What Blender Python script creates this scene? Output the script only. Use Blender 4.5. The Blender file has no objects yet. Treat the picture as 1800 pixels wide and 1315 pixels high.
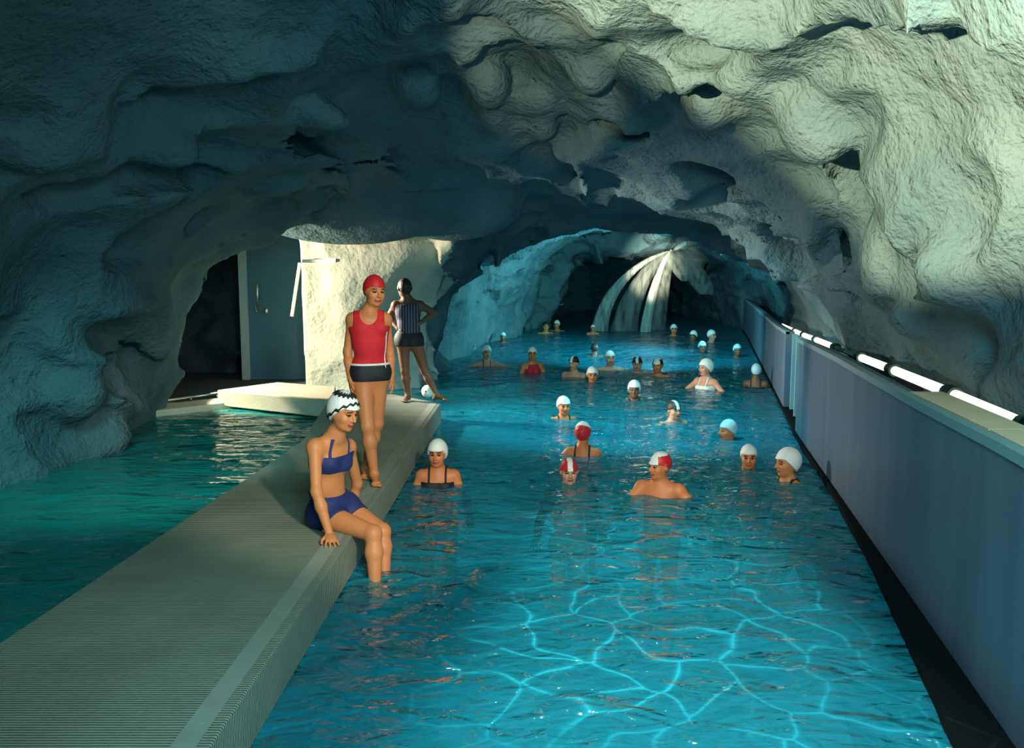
import bpy, math, random
import numpy as np
from mathutils import Vector, Matrix, Euler
random.seed(7)
PI = math.pi
scene = bpy.context.scene
COL = scene.collection

# ------------------------------------------------------------------ camera, world, lights, exposure
CAM = np.array([0.0, 0.0, 1.90]); FPX = 1500.0; PITCH = math.atan((657.5 - 480.0) / FPX)
cd = bpy.data.cameras.new('camera'); cam = bpy.data.objects.new('camera', cd); COL.objects.link(cam)
cam.location = CAM; cam.rotation_euler = (PI/2 - PITCH, 0, 0)
cd.sensor_width = 36; cd.lens = 36 * FPX / 1800; cd.clip_start = 0.05; cd.clip_end = 200
scene.camera = cam
vs = scene.view_settings
vs.view_transform = 'Standard'; vs.look = 'None'; vs.exposure = 0.0; vs.gamma = 1.0; vs.use_curve_mapping = False
w = bpy.data.worlds.new('world'); scene.world = w; w.use_nodes = True
w.node_tree.nodes['Background'].inputs[0].default_value = (0.10, 0.32, 0.42, 1)
w.node_tree.nodes['Background'].inputs[1].default_value = 0.15

def lamp(kind, name, loc, target, power, color, size=0.5, angle=60, blend=0.5, size_y=None):
    d = bpy.data.lights.new(name, kind); d.energy = power; d.color = color
    if kind == 'AREA':
        d.shape = 'RECTANGLE'; d.size = size; d.size_y = size_y or size
    else:
        d.shadow_soft_size = size
    if kind == 'SPOT':
        d.spot_size = math.radians(angle); d.spot_blend = blend
    o = bpy.data.objects.new(name, d); COL.objects.link(o); o.location = loc
    if target is not None:
        o.rotation_euler = (Vector(target) - Vector(loc)).to_track_quat('-Z', 'Y').to_euler()
    return o
CREAM = (1.0, 0.90, 0.66); WARM = (1.0, 0.86, 0.66); TEAL = (0.10, 0.62, 0.82); AQUA = (0.22, 0.72, 0.80)
# unseen light placed behind the camera to rake along the vault to the right
vf = lamp('SPOT', 'vault_flood', (-2.6, -0.3, 2.2), (3.3, 5.2, 3.0), 11500, (1.0, 0.72, 0.43), 0.04, 62, 0.35)
lamp('SPOT', 'knob_fill', (-0.6, 0.2, 2.2), (0.12, 6.3, 3.45), 2400, (1.0, 0.70, 0.42), 0.03, 13, 0.6)  # added spot to brighten the hanging rock knobs
# added spot to brighten the two women on the walkway
lamp('SPOT', 'figure_fill', (1.3, 0.3, 2.9), (-1.15, 6.2, 0.85), 1080, WARM, 0.10, 28, 0.5)
# daylight falling in through the side hall
lamp('SPOT', 'hall_daylight', (-5.6, 12.0, 1.9), (-1.8, 12.5, 1.05), 1500, (1.0, 0.88, 0.62), 0.04, 86, 0.12)
lamp('SPOT', 'pool_daylight', (-3.2, 11.6, 2.0), (4.2, 10.0, 0.0), 1100, (1.0, 0.93, 0.80), 0.15, 80, 0.8)
# unseen fill lights added to brighten the cave, mostly blue-green
lamp('SPOT', 'cave_fill_near', (0.4, 0.5, 3.0), (0.5, 6.5, 0.0), 700, (0.32, 0.78, 0.85), 0.6, 100, 0.6)
lamp('SPOT', 'swimmer_fill', (-0.6, 1.0, 3.0), (1.9, 9.5, 0.1), 700, WARM, 0.2, 40, 0.7)
lamp('SPOT', 'left_glint', (0.0, 0.3, 2.2), (-2.0, 6.0, 3.5), 150, (0.7, 1.0, 0.85), 0.05, 9, 1.0)
lamp('SPOT', 'left_glint', (-1.0, 0.3, 2.0), (-3.25, 5.6, 2.85), 130, (0.7, 1.0, 0.85), 0.05, 10, 1.0)
lamp('AREA', 'cave_fill_up', (-0.5, 0.5, 0.5), (-0.6, 8.5, 3.2), 17, TEAL, 1.5)
lamp('SPOT', 'cave_fill_mid', (1.3, 9.5, 2.6), (1.6, 11.2, 0.0), 620, AQUA, 0.5, 112, 0.5)
lamp('SPOT', 'channel_fill', (-3.2, 5.5, 2.6), (-3.4, 8.0, 0.0), 330, (0.3, 0.85, 0.80), 0.4, 72, 0.8)
lamp('SPOT', 'cave_fill_far', (5.6, 19.5, 1.4), (-0.2, 22.0, 1.8), 3000, AQUA, 0.5, 105, 0.7)
lamp('SPOT', 'cave_fill_water', (2.4, 16.0, 2.3), (3.2, 20.5, 0.0), 1500, AQUA, 0.5, 100, 0.7)
lamp('SPOT', 'cave_fill_arch', (2.6, 19.5, 0.9), (6.2, 28.5, 3.0), 900, AQUA, 0.4, 62, 0.8)
lamp('SPOT', 'fall_fill', (3.6, 23.0, 0.7), (4.6, 27.6, 1.9), 5500, CREAM, 0.1, 24, 0.8)  # added spot to brighten the waterfall
# added spot with a ripple pattern in its emission, for the near water
RL = (0.55, 3.4, 3.35)
cl = lamp('SPOT', 'ripple_spot', RL, (RL[0], RL[1], 0.0), 1100, (1.0, 0.98, 0.84), 0.004, 116, 0.5)

# ------------------------------------------------------------------ pixel <-> world
cp, sp = math.cos(PITCH), math.sin(PITCH)
def ray(px, py):
    x, y = (px - 900) / FPX, (657.5 - py) / FPX
    d = np.array([x, cp + y * sp, -sp + y * cp]); return d
def PZ(px, py, z=0.0):
    d = ray(px, py); t = (z - CAM[2]) / d[2]; return CAM + d * t
def PY(px, py, Y):
    d = ray(px, py); t = Y / d[1]; return CAM + d * t

# ------------------------------------------------------------------ materials
def mat(name, color, rough=0.6, metal=0.0, noise=None, bump=None, spec=0.5, emit=None, wave=None, sub=0.0):
    """noise = (scale, second colour, contrast); bump = list of (kind, scale, distance)"""
    m = bpy.data.materials.new(name); m.use_nodes = True; nt = m.node_tree; N, L = nt.nodes, nt.links
    b = N['Principled BSDF']; b.inputs['Base Color'].default_value = (*color, 1); b.inputs['Roughness'].default_value = rough
    b.inputs['Metallic'].default_value = metal; b.inputs['Specular IOR Level'].default_value = spec
    tc = N.new('ShaderNodeTexCoord')
    if emit:
        b.inputs['Emission Color'].default_value = (*emit[0], 1); b.inputs['Emission Strength'].default_value = emit[1]
    if sub: b.inputs['Subsurface Weight'].default_value = sub; b.inputs['Subsurface Radius'].default_value = (0.02, 0.008, 0.004)
    if noise:
        n = N.new('ShaderNodeTexNoise'); n.inputs['Scale'].default_value = noise[0]; n.inputs['Detail'].default_value = 6
        if len(noise) > 3:
            mp = N.new('ShaderNodeMapping'); mp.inputs['Scale'].default_value = noise[3]
            L.new(tc.outputs['Object'], mp.inputs[0]); L.new(mp.outputs[0], n.inputs['Vector'])
        else: L.new(tc.outputs['Object'], n.inputs['Vector'])
        r = N.new('ShaderNodeValToRGB'); c = noise[2]
        r.color_ramp.elements[0].position = 0.5 - 0.5 * c; r.color_ramp.elements[1].position = 0.5 + 0.5 * c
        r.color_ramp.elements[0].color = (*color, 1); r.color_ramp.elements[1].color = (*noise[1], 1)
        L.new(n.outputs['Fac'], r.inputs[0]); L.new(r.outputs[0], b.inputs['Base Color'])
    prev = None
    for q in (bump or []):
        kind, sc, dist = q[:3]
        bp = N.new('ShaderNodeBump'); bp.inputs['Distance'].default_value = dist; bp.inputs['Strength'].default_value = 1.0
        vec = tc.outputs['Object']
        if len(q) > 3:
            mp = N.new('ShaderNodeMapping'); mp.inputs['Scale'].default_value = q[3]; L.new(vec, mp.inputs[0]); vec = mp.outputs[0]
        if kind == 'noise':
            t = N.new('ShaderNodeTexNoise'); t.inputs['Scale'].default_value = sc; t.inputs['Detail'].default_value = 3; out = t.outputs['Fac']
        elif kind == 'vor':
            t = N.new('ShaderNodeTexVoronoi'); t.inputs['Scale'].default_value = sc; out = t.outputs['Distance']
            t.feature = 'SMOOTH_F1'
        else:
            t = N.new('ShaderNodeTexWave'); t.inputs['Scale'].default_value = sc; t.bands_direction = kind; out = t.outputs['Fac']
            t.inputs['Distortion'].default_value = 0.6
        L.new(vec, t.inputs['Vector']); L.new(out, bp.inputs['Height'])
        if prev: L.new(prev.outputs[0], bp.inputs['Normal'])
        prev = bp
    if prev: L.new(prev.outputs[0], b.inputs['Normal'])
    return m

M = {}
M['rock'] = mat('cave_rock', (0.045, 0.105, 0.122), 0.9, noise=(0.9, (0.115, 0.195, 0.21), 0.45), spec=0.15,
                bump=[('noise', 1.6, 0.10), ('noise', 5.0, 0.05), ('noise', 14.0, 0.030), ('noise', 36.0, 0.016)])
M['sunlit_rock'] = mat('sunlit_rock', (0.36, 0.40, 0.35), 0.85, noise=(3, (0.50, 0.50, 0.42), 0.6), spec=0.15,
                bump=[('noise', 4.0, 0.04), ('noise', 16.0, 0.010)])  # cave rock with the daylight put into a paler colour
M['dark_wall'] = mat('near_black_hall', (0.02, 0.035, 0.05), 0.8, bump=[('noise', 12, .02)])
M['concrete'] = mat('ribbed_concrete', (0.20, 0.215, 0.17), 0.8, noise=(2.2, (0.29, 0.30, 0.24), 0.5), spec=0.3,
                bump=[('noise', 40.0, 0.003), ('Y', 18.0, 0.006)])
M['concrete_smooth'] = mat('smooth_concrete', (0.24, 0.26, 0.22), 0.75, noise=(6, (0.32, 0.33, 0.28), 0.6), bump=[('noise', 60, 0.003)])
M['slab'] = mat('pale_slab', (0.50, 0.48, 0.38), 0.8, noise=(3, (0.60, 0.57, 0.46), 0.6), bump=[('noise', 60, 0.003)])
M['panel'] = mat('blue_grey_panel', (0.08, 0.12, 0.175), 0.42, noise=(2.0, (0.14, 0.185, 0.25), 0.5, (3, 3, 0.25)), bump=[('noise', 50, 0.0015)])
M['panel_edge'] = mat('panel_edge', (0.22, 0.34, 0.36), 0.5)
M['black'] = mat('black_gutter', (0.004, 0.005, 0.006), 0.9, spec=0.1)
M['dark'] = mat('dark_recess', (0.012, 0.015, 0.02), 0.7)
M['tan'] = mat('tan_coping', (0.80, 0.54, 0.36), 0.7, noise=(9, (0.88, 0.62, 0.44), 0.6))
M['tube'] = mat('lamp_tube', (0.9, 0.9, 0.85), 0.3, emit=((1.0, 0.88, 0.66), 1.9))
M['tube_off'] = mat('lamp_tube_unlit', (0.05, 0.12, 0.12), 0.25)
M['socket'] = mat('green_socket', (0.01, 0.045, 0.035), 0.4)
M['floor'] = mat('pool_floor', (0.08, 0.45, 0.54), 0.6, noise=(1.4, (0.11, 0.52, 0.60), 0.8))
M['door'] = mat('teal_door', (0.025, 0.10, 0.15), 0.45, noise=(2, (0.03, 0.12, 0.17), 0.7))
M['metal'] = mat('metal', (0.55, 0.60, 0.60), 0.3, metal=0.9)
M['white'] = mat('white_rubber', (0.80, 0.80, 0.74), 0.5)
M['white_cloth'] = mat('white_cap', (0.82, 0.82, 0.78), 0.6, bump=[('noise', 90, 0.003)])
M['blue_white'] = mat('pale_blue_cap', (0.42, 0.66, 0.72), 0.6)
M['red'] = mat('red_cap', (0.62, 0.015, 0.02), 0.5)
M['red_suit'] = mat('red_suit', (0.66, 0.012, 0.022), 0.75, bump=[('noise', 220, 0.002)])
M['navy'] = mat('navy_suit', (0.012, 0.022, 0.12), 0.7, bump=[('noise', 200, 0.002)])
M['black_suit'] = mat('black_suit', (0.008, 0.009, 0.014), 0.7)
M['hair'] = mat('dark_hair', (0.03, 0.015, 0.01), 0.5, bump=[('noise', 60, 0.006)])
M['lips'] = mat('lips', (0.42, 0.06, 0.05), 0.4)
M['eye'] = mat('eye', (0.02, 0.012, 0.01), 0.3)
M['teeth'] = mat('teeth', (0.7, 0.66, 0.58), 0.3)
SK = dict(tan=(0.58, 0.20, 0.072), rosy=(0.60, 0.27, 0.17), dark=(0.17, 0.075, 0.04), orange=(0.58, 0.18, 0.065))  # the dark tone has the shade on the skin put into its colour
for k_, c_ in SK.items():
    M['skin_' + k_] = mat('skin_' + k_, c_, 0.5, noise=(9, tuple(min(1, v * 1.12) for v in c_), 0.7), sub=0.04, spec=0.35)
# striped vest
m = mat('striped_vest', (0.02, 0.02, 0.08), 0.7); N_, L_ = m.node_tree.nodes, m.node_tree.links
t_ = N_.new('ShaderNodeTexWave'); t_.inputs['Scale'].default_value = 9.0; t_.bands_direction = 'X'
r_ = N_.new('ShaderNodeValToRGB'); r_.color_ramp.interpolation = 'CONSTANT'
r_.color_ramp.elements[0].color = (0.025, 0.02, 0.05, 1); r_.color_ramp.elements[1].color = (0.16, 0.15, 0.22, 1); r_.color_ramp.elements[1].position = 0.72
tc_ = N_.new('ShaderNodeTexCoord'); L_.new(tc_.outputs['Object'], t_.inputs[0]); L_.new(t_.outputs['Fac'], r_.inputs[0])
L_.new(r_.outputs[0], N_['Principled BSDF'].inputs['Base Color']); M['striped'] = m

def water_mat(name, tint, scatter, fac, ripple):
    m = bpy.data.materials.new(name); m.use_nodes = True; nt = m.node_tree; N, L = nt.nodes, nt.links
    for n in list(N): N.remove(n)
    out = N.new('ShaderNodeOutputMaterial'); tr = N.new('ShaderNodeBsdfTransparent'); tr.inputs[0].default_value = (*tint, 1)
    df = N.new('ShaderNodeBsdfDiffuse'); df.inputs[0].default_value = (*scatter, 1)
    mx = N.new('ShaderNodeMixShader'); mx.inputs[0].default_value = fac
    gl = N.new('ShaderNodeBsdfGlossy'); gl.inputs['Roughness'].default_value = 0.06; gl.inputs[0].default_value = (1, 1, 1, 1)
    fr = N.new('ShaderNodeFresnel'); fr.inputs[0].default_value = 1.33
    m2 = N.new('ShaderNodeMixShader'); tc = N.new('ShaderNodeTexCoord'); prev = None
    for sc, dist, st in ripple:
        mp = N.new('ShaderNodeMapping'); mp.inputs['Scale'].default_value = st; L.new(tc.outputs['Object'], mp.inputs[0])
        n = N.new('ShaderNodeTexNoise'); n.inputs['Scale'].default_value = sc; n.inputs['Detail'].default_value = 2
        n.inputs['Distortion'].default_value = 0.8; L.new(mp.outputs[0], n.inputs['Vector'])
        bp = N.new('ShaderNodeBump'); bp.inputs['Distance'].default_value = dist; L.new(n.outputs['Fac'], bp.inputs['Height'])
        if prev: L.new(prev.outputs[0], bp.inputs['Normal'])
        prev = bp
    L.new(prev.outputs[0], gl.inputs['Normal']); L.new(prev.outputs[0], fr.inputs['Normal']); L.new(prev.outputs[0], df.inputs['Normal'])
    L.new(tr.outputs[0], mx.inputs[1]); L.new(df.outputs[0], mx.inputs[2])
    L.new(fr.outputs[0], m2.inputs[0]); L.new(mx.outputs[0], m2.inputs[1]); L.new(gl.outputs[0], m2.inputs[2])
    L.new(m2.outputs[0], out.inputs[0]); return m
M['water'] = water_mat('pool_water', (0.45, 0.88, 0.90), (0.012, 0.30, 0.42), 0.5, [(2.2, 0.12, (1, 1.5, 1)), (7.5, 0.035, (0.8, 1.4, 1))])
M['water_left'] = water_mat('channel_water', (0.30, 0.80, 0.75), (0.008, 0.27, 0.25), 0.6, [(1.5, 0.10, (1, 1.8, 1)), (6.0, 0.03, (0.7, 1.6, 1))])
def spray_mat(name, color, alpha, scale):
    """thin falling water: streaky, and denser where one looks through more of it"""
    m = bpy.data.materials.new(name); m.use_nodes = True; nt = m.node_tree; N, L = nt.nodes, nt.links
    for n in list(N): N.remove(n)
    out = N.new('ShaderNodeOutputMaterial'); tr = N.new('ShaderNodeBsdfTransparent'); df = N.new('ShaderNodeBsdfDiffuse'); tl = N.new('ShaderNodeBsdfTranslucent')
    df.inputs[0].default_value = (*color, 1); tl.inputs[0].default_value = (*color, 1)
    a = N.new('ShaderNodeMixShader'); a.inputs[0].default_value = 0.5; L.new(df.outputs[0], a.inputs[1]); L.new(tl.outputs[0], a.inputs[2])
    tc = N.new('ShaderNodeTexCoord'); mp = N.new('ShaderNodeMapping'); mp.inputs['Scale'].default_value = (1, 1, .06); L.new(tc.outputs['Object'], mp.inputs[0])
    no = N.new('ShaderNodeTexNoise'); no.inputs['Scale'].default_value = scale; no.inputs['Detail'].default_value = 3; L.new(mp.outputs[0], no.inputs['Vector'])
    mr = N.new('ShaderNodeMapRange'); mr.inputs[1].default_value = .35; mr.inputs[2].default_value = .65; L.new(no.outputs['Fac'], mr.inputs[0])
    lw = N.new('ShaderNodeLayerWeight'); lw.inputs[0].default_value = .5
    def mt(op, x, y):
        q = N.new('ShaderNodeMath'); q.operation = op
        for i, v in enumerate((x, y)):
            if isinstance(v, (int, float)): q.inputs[i].default_value = v
            else: L.new(v, q.inputs[i])
        return q.outputs[0]
    f = mt('MULTIPLY', mt('POWER', mt('SUBTRACT', 1.0, lw.outputs['Facing']), 1.4), mt('MULTIPLY', mt('ADD', mr.outputs[0], .25), alpha))
    mx = N.new('ShaderNodeMixShader'); L.new(f, mx.inputs[0])
    L.new(tr.outputs[0], mx.inputs[1]); L.new(a.outputs[0], mx.inputs[2]); L.new(mx.outputs[0], out.inputs[0]); return m
M['spray'] = spray_mat('falling_water', (0.85, 0.95, 0.85), 0.55, 9.0)
M['mist'] = spray_mat('fine_spray', (0.80, 0.88, 0.80), 0.22, 7.0)

# pattern put into the spot's emission, imitating a net of caustic lines
cl.data.use_nodes = True; nt = cl.data.node_tree; N, L = nt.nodes, nt.links
em = N['Emission']; geo = N.new('ShaderNodeNewGeometry'); sx = N.new('ShaderNodeSeparateXYZ'); L.new(geo.outputs['Incoming'], sx.inputs[0])
def mth(op, a, b=None, tree=nt):
    n = tree.nodes.new('ShaderNodeMath'); n.operation = op
    for i, v in enumerate((a, b)):
        if v is None: continue
        if isinstance(v, (int, float)): n.inputs[i].default_value = v
        else: tree.links.new(v, n.inputs[i])
    return n.outputs[0]
u_ = mth('DIVIDE', sx.outputs[0], sx.outputs[2]); v_ = mth('DIVIDE', sx.outputs[1], sx.outputs[2])
cb = N.new('ShaderNodeCombineXYZ'); L.new(u_, cb.inputs[0]); L.new(v_, cb.inputs[1])
dn = N.new('ShaderNodeTexNoise'); dn.inputs['Scale'].default_value = 3.5; dn.inputs['Detail'].default_value = 2; L.new(cb.outputs[0], dn.inputs['Vector'])
va = N.new('ShaderNodeVectorMath'); va.operation = 'MULTIPLY_ADD'; L.new(dn.outputs['Color'], va.inputs[0]); va.inputs[1].default_value = (0.32, 0.32, 0); L.new(cb.outputs[0], va.inputs[2])
vo = N.new('ShaderNodeTexVoronoi'); vo.feature = 'DISTANCE_TO_EDGE'; vo.voronoi_dimensions = '2D'; vo.inputs['Scale'].default_value = 9.0; L.new(va.outputs[0], vo.inputs['Vector'])
e_ = mth('DIVIDE', vo.outputs['Distance'], 0.022); e_ = mth('POWER', 2.718, mth('MULTIPLY', e_, -1.0))
patch = N.new('ShaderNodeTexNoise'); patch.inputs['Scale'].default_value = 2.2; L.new(cb.outputs[0], patch.inputs['Vector'])
pk = N.new('ShaderNodeMapRange'); pk.inputs[1].default_value = .30; pk.inputs[2].default_value = .62; L.new(patch.outputs['Fac'], pk.inputs[0])
# mask in the spot's emission: keeps it on the water between walkway and wall
def ramp(v, a, b):
    r = N.new('ShaderNodeMapRange'); r.interpolation_type = 'SMOOTHSTEP'; r.inputs[1].default_value = a; r.inputs[2].default_value = b; L.new(v, r.inputs[0]); return r.outputs[0]
m1 = ramp(u_, (-0.98-RL[0])/(RL[2]), (-0.55-RL[0])/RL[2])
rt = mth('SUBTRACT', u_, mth('MULTIPLY', v_, 0.2)); m2_ = ramp(rt, (1.72-RL[0])/RL[2], (1.2-RL[0])/RL[2])
st = mth('ADD', mth('MULTIPLY', mth('MULTIPLY', e_, pk.outputs[0]), 1.7), 0.45)
L.new(mth('MULTIPLY', st, mth('MULTIPLY', m1, m2_)), em.inputs['Strength'])

# emission mask added to keep lower vault and middle of the cave unlit
vf.data.use_nodes = True; nt2 = vf.data.node_tree; N2, L2 = nt2.nodes, nt2.links
g2 = N2.new('ShaderNodeNewGeometry'); s2 = N2.new('ShaderNodeSeparateXYZ'); L2.new(g2.outputs['Incoming'], s2.inputs[0])
u2 = mth('DIVIDE', s2.outputs[0], s2.outputs[1], nt2); v2 = mth('DIVIDE', s2.outputs[2], s2.outputs[1], nt2)
def ramp2(v, a, b):
    r = N2.new('ShaderNodeMapRange'); r.interpolation_type = 'SMOOTHSTEP'; r.inputs[1].default_value = a; r.inputs[2].default_value = b; L2.new(v, r.inputs[0]); return r.outputs[0]
k1 = ramp2(mth('ADD', v2, mth('MULTIPLY', u2, .78, nt2), nt2), .530, .590); k2 = ramp2(v2, -.095, -.04)
L2.new(mth('MULTIPLY', k1, k2, nt2), N2['Emission'].inputs['Strength'])

# ------------------------------------------------------------------ mesh helpers
def link(name, me, m, parent=None):
    o = bpy.data.objects.new(name, me); COL.objects.link(o)
    for mm in (m if isinstance(m, (list, tuple)) else [m]): me.materials.append(mm)
    if parent: o.parent = parent
    return o
def meshobj(name, V, F, m, parent=None, smooth=True, mi=None, nrm=None):
    me = bpy.data.meshes.new(name)
    V = np.asarray(V, dtype=np.float32); 
    if isinstance(F, np.ndarray) and F.ndim == 2:
        k = F.shape[1]; me.vertices.add(len(V)); me.vertices.foreach_set('co', V.ravel())
        me.loops.add(F.size); me.loops.foreach_set('vertex_index', F.astype(np.int32).ravel())
        me.polygons.add(len(F)); me.polygons.foreach_set('loop_start', np.arange(0, F.size, k, dtype=np.int32))
        me.update(calc_edges=True)
    else:
        me.from_pydata([tuple(v) for v in V.tolist()], [], [tuple(f) for f in F]); me.update()
    me.polygons.foreach_set('use_smooth', [bool(smooth)] * len(me.polygons))
    if mi is not None: me.polygons.foreach_set('material_index', np.asarray(mi, dtype=np.int32))
    if nrm is not None: me.normals_split_custom_set_from_vertices(nrm)
    me.validate() if False else None
    return link(name, me, m, parent)
def tag(o, label=None, cat=None, group=None, kind=None):
    for k, v in (('label', label), ('category', cat), ('group', group), ('kind', kind)):
        if v: o[k] = v
    return o
def empty(name, loc=(0, 0, 0)):
    o = bpy.data.objects.new(name, None); o.location = loc; COL.objects.link(o); return o
class MB:
    def __init__(s): s.V = []; s.F = []
    def prism(s, pts, z0, z1):
        n = len(pts); b = len(s.V); s.V += [(p[0], p[1], z0) for p in pts] + [(p[0], p[1], z1) for p in pts]
        s.F.append(tuple(b + i for i in range(n))[::-1]); s.F.append(tuple(b + n + i for i in range(n)))
        for i in range(n): j = (i + 1) % n; s.F.append((b + i, b + j, b + n + j, b + n + i))
    def hexa(s, c):
        b = len(s.V); s.V += [tuple(p) for p in c]
        for f in ((3, 2, 1, 0), (4, 5, 6, 7), (0, 1, 5, 4), (1, 2, 6, 5), (2, 3, 7, 6), (3, 0, 4, 7)): s.F.append(tuple(b + i for i in f))
    def box(s, x0, x1, y0, y1, z0, z1):
        s.hexa([(x0, y0, z0), (x1, y0, z0), (x1, y1, z0), (x0, y1, z0), (x0, y0, z1), (x1, y0, z1), (x1, y1, z1), (x0, y1, z1)])
    def tube(s, pts, rad, n=12, cap=True):
        pts = [Vector(p) for p in pts]; b = len(s.V)
        rad = rad if isinstance(rad, (list, tuple, np.ndarray)) else [rad] * len(pts)
        up = Vector((0, 0, 1))
        for i, p in enumerate(pts):
            t = (pts[min(i + 1, len(pts) - 1)] - pts[max(i - 1, 0)]).normalized()
            u = t.cross(up if abs(t.z) < 0.9 else Vector((1, 0, 0))).normalized(); v = t.cross(u).normalized()
            for k in range(n):
                a = 2 * PI * k / n; s.V.append(tuple(p + (u * math.cos(a) + v * math.sin(a)) * rad[i]))
        for i in range(len(pts) - 1):
            for k in range(n):
                a, c = b + i * n + k, b + i * n + (k + 1) % n; s.F.append((a, c, c + n, a + n))
        if cap: s.F.append(tuple(b + k for k in range(n))); s.F.append(tuple(b + (len(pts) - 1) * n + k for k in range(n))[::-1])
    def build(s, name, m, parent=None, smooth=False, bevel=0):
        o = meshobj(name, np.array(s.V), s.F, m, parent, smooth)
        if bevel:
            q = o.modifiers.new('bevel', 'BEVEL'); q.width = bevel; q.segments = 2; q.limit_method = 'ANGLE'
        return o

# ------------------------------------------------------------------ implicit surfaces
def surface_nets(xs, ys, zs, F):
    S = F < 0; nx, ny, nz = F.shape
    c = np.zeros((nx-1, ny-1, nz-1), np.uint8)
    for i in (0, 1):
        for j in (0, 1):
            for k in (0, 1): c += S[i:nx-1+i, j:ny-1+j, k:nz-1+k]
    I, J, K = np.nonzero((c > 0) & (c < 8)); n = len(I)
    idx = np.full(c.shape, -1, np.int32); idx[I, J, K] = np.arange(n)
    acc = np.zeros((n, 3)); cnt = np.zeros(n)
    ax = (xs, ys, zs)
    for d in range(3):
        for a in (0, 1):
            for b in (0, 1):
                o0 = [0, 0, 0]; oo = [q for q in range(3) if q != d]; o0[oo[0]] = a; o0[oo[1]] = b
                o1 = list(o0); o1[d] = 1
                A = F[I+o0[0], J+o0[1], K+o0[2]]; B = F[I+o1[0], J+o1[1], K+o1[2]]
                m_ = (A < 0) != (B < 0); t = np.where(m_, A / np.where(m_, A - B, 1), 0)
                base = [I+o0[0], J+o0[1], K+o0[2]]
                for e in range(3):
                    p = ax[e][base[e]]
                    if e == d: p = p + t * (ax[e][base[e] + 1 if True else 0] - p)
                    acc[:, e] += np.where(m_, p, 0)
                cnt += m_
    V = acc / cnt[:, None]; Q = []
    for d in range(3):
        oo = [(1, 2), (2, 0), (0, 1)][d]
        sl0 = [slice(None)] * 3; sl1 = [slice(None)] * 3; sl0[d] = slice(0, -1); sl1[d] = slice(1, None)
        A, B = S[tuple(sl0)], S[tuple(sl1)]; P = np.stack(np.nonzero(A != B)); 
        ok = np.ones(P.shape[1], bool)
        for e in oo: ok &= (P[e] > 0) & (P[e] < F.shape[e] - 1)
        P = P[:, ok]; flip = ~A[P[0], P[1], P[2]]
        def at(u, v):
            q = P.copy(); q[oo[0]] -= u; q[oo[1]] -= v; return idx[q[0], q[1], q[2]]
        f = np.stack([at(1, 1), at(0, 1), at(0, 0), at(1, 0)], 1)
        f[flip] = f[flip][:, ::-1]; Q.append(f)
    return V, np.concatenate(Q)
def smin(a, b, k):
    if k <= 0: return np.minimum(a, b)
    h = np.maximum(k - np.abs(a - b), 0) / k; return np.minimum(a, b) - h * h * k * 0.25

# ------------------------------------------------------------------ the cave
_rt = np.random.RandomState(5).rand(65536).astype(np.float32)
def vnoise(x, y, z, seed=0):
    xi, yi, zi = np.floor(x).astype(np.int64), np.floor(y).astype(np.int64), np.floor(z).astype(np.int64)
    fx, fy, fz = x - xi, y - yi, z - zi
    fx, fy, fz = [f*f*f*(f*(f*6-15)+10) for f in (fx, fy, fz)]
    def h(a, b, c): return _rt[((xi+a)*73856093 ^ (yi+b)*19349663 ^ (zi+c)*83492791 ^ (seed*2654435)) & 65535]
    def lp(a, b, t): return a + (b - a) * t
    return lp(lp(lp(h(0,0,0), h(1,0,0), fx), lp(h(0,1,0), h(1,1,0), fx), fy), lp(lp(h(0,0,1), h(1,0,1), fx), lp(h(0,1,1), h(1,1,1), fx), fy), fz) * 2 - 1
WALL0 = PZ(1735, 1265)[:2]; WALL1 = PZ(1400, 770)[:2]; WALL2 = PZ(1313, 592)[:2]
def wallx(Y):   # x of the right-hand pool wall's face
    Y = np.asarray(Y, dtype=float)
    s0 = (WALL1[0]-WALL0[0]) / (WALL1[1]-WALL0[1])
    return np.interp(Y, [-6, WALL0[1], WALL1[1], WALL2[1], 40], [WALL0[0] - s0*(WALL0[1]+6), WALL0[0], WALL1[0], WALL2[0], WALL2[0] + (40-WALL2[1])*0.22])
TY = [-6, 0, 4, 7, 9, 11.3, 12.6, 14.2, 17.8, 29, 45]
TL = [-4.9, -4.9, -4.8, -4.6, -4.4, -4.9, -3.4, -1.45, -1.6, 0.6, 4]
THY = [-6, 0, 4, 8, 11.5, 15.5, 20, 29, 45]
TH = [4.3, 4.3, 4.2, 3.75, 3.25, 2.85, 3.1, 3.6, 3.0]
PORT = [PY(px, py, 29.0)[[0, 2]] for px, py in ((955, 660), (955, 578), (985, 515), (1018, 462), (1075, 447), (1135, 441), (1180, 437), (1222, 436), (1243, 464), (1274, 480), (1290, 472), (1298, 512), (1310, 590), (1312, 660))]
def poly_sd(px, pz, poly):
    d = np.full(px.shape, 1e9, np.float32); s = np.zeros(px.shape, bool); n = len(poly)
    for i in range(n):
        a, b = poly[i], poly[(i+1) % n]; ex, ez = b[0]-a[0], b[1]-a[1]; wx, wz = px-a[0], pz-a[1]
        t = np.clip((wx*ex+wz*ez)/(ex*ex+ez*ez), 0, 1); d = np.minimum(d, (wx-ex*t)**2+(wz-ez*t)**2)
        c = ((a[1] <= pz) != (b[1] <= pz)); 
        with np.errstate(divide='ignore', invalid='ignore'): xx = a[0] + (pz-a[1])/(ez if ez else 1e-9)*ex
        s ^= c & (px < xx)
    return np.where(s, np.sqrt(d), -np.sqrt(d))       # positive inside
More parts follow.
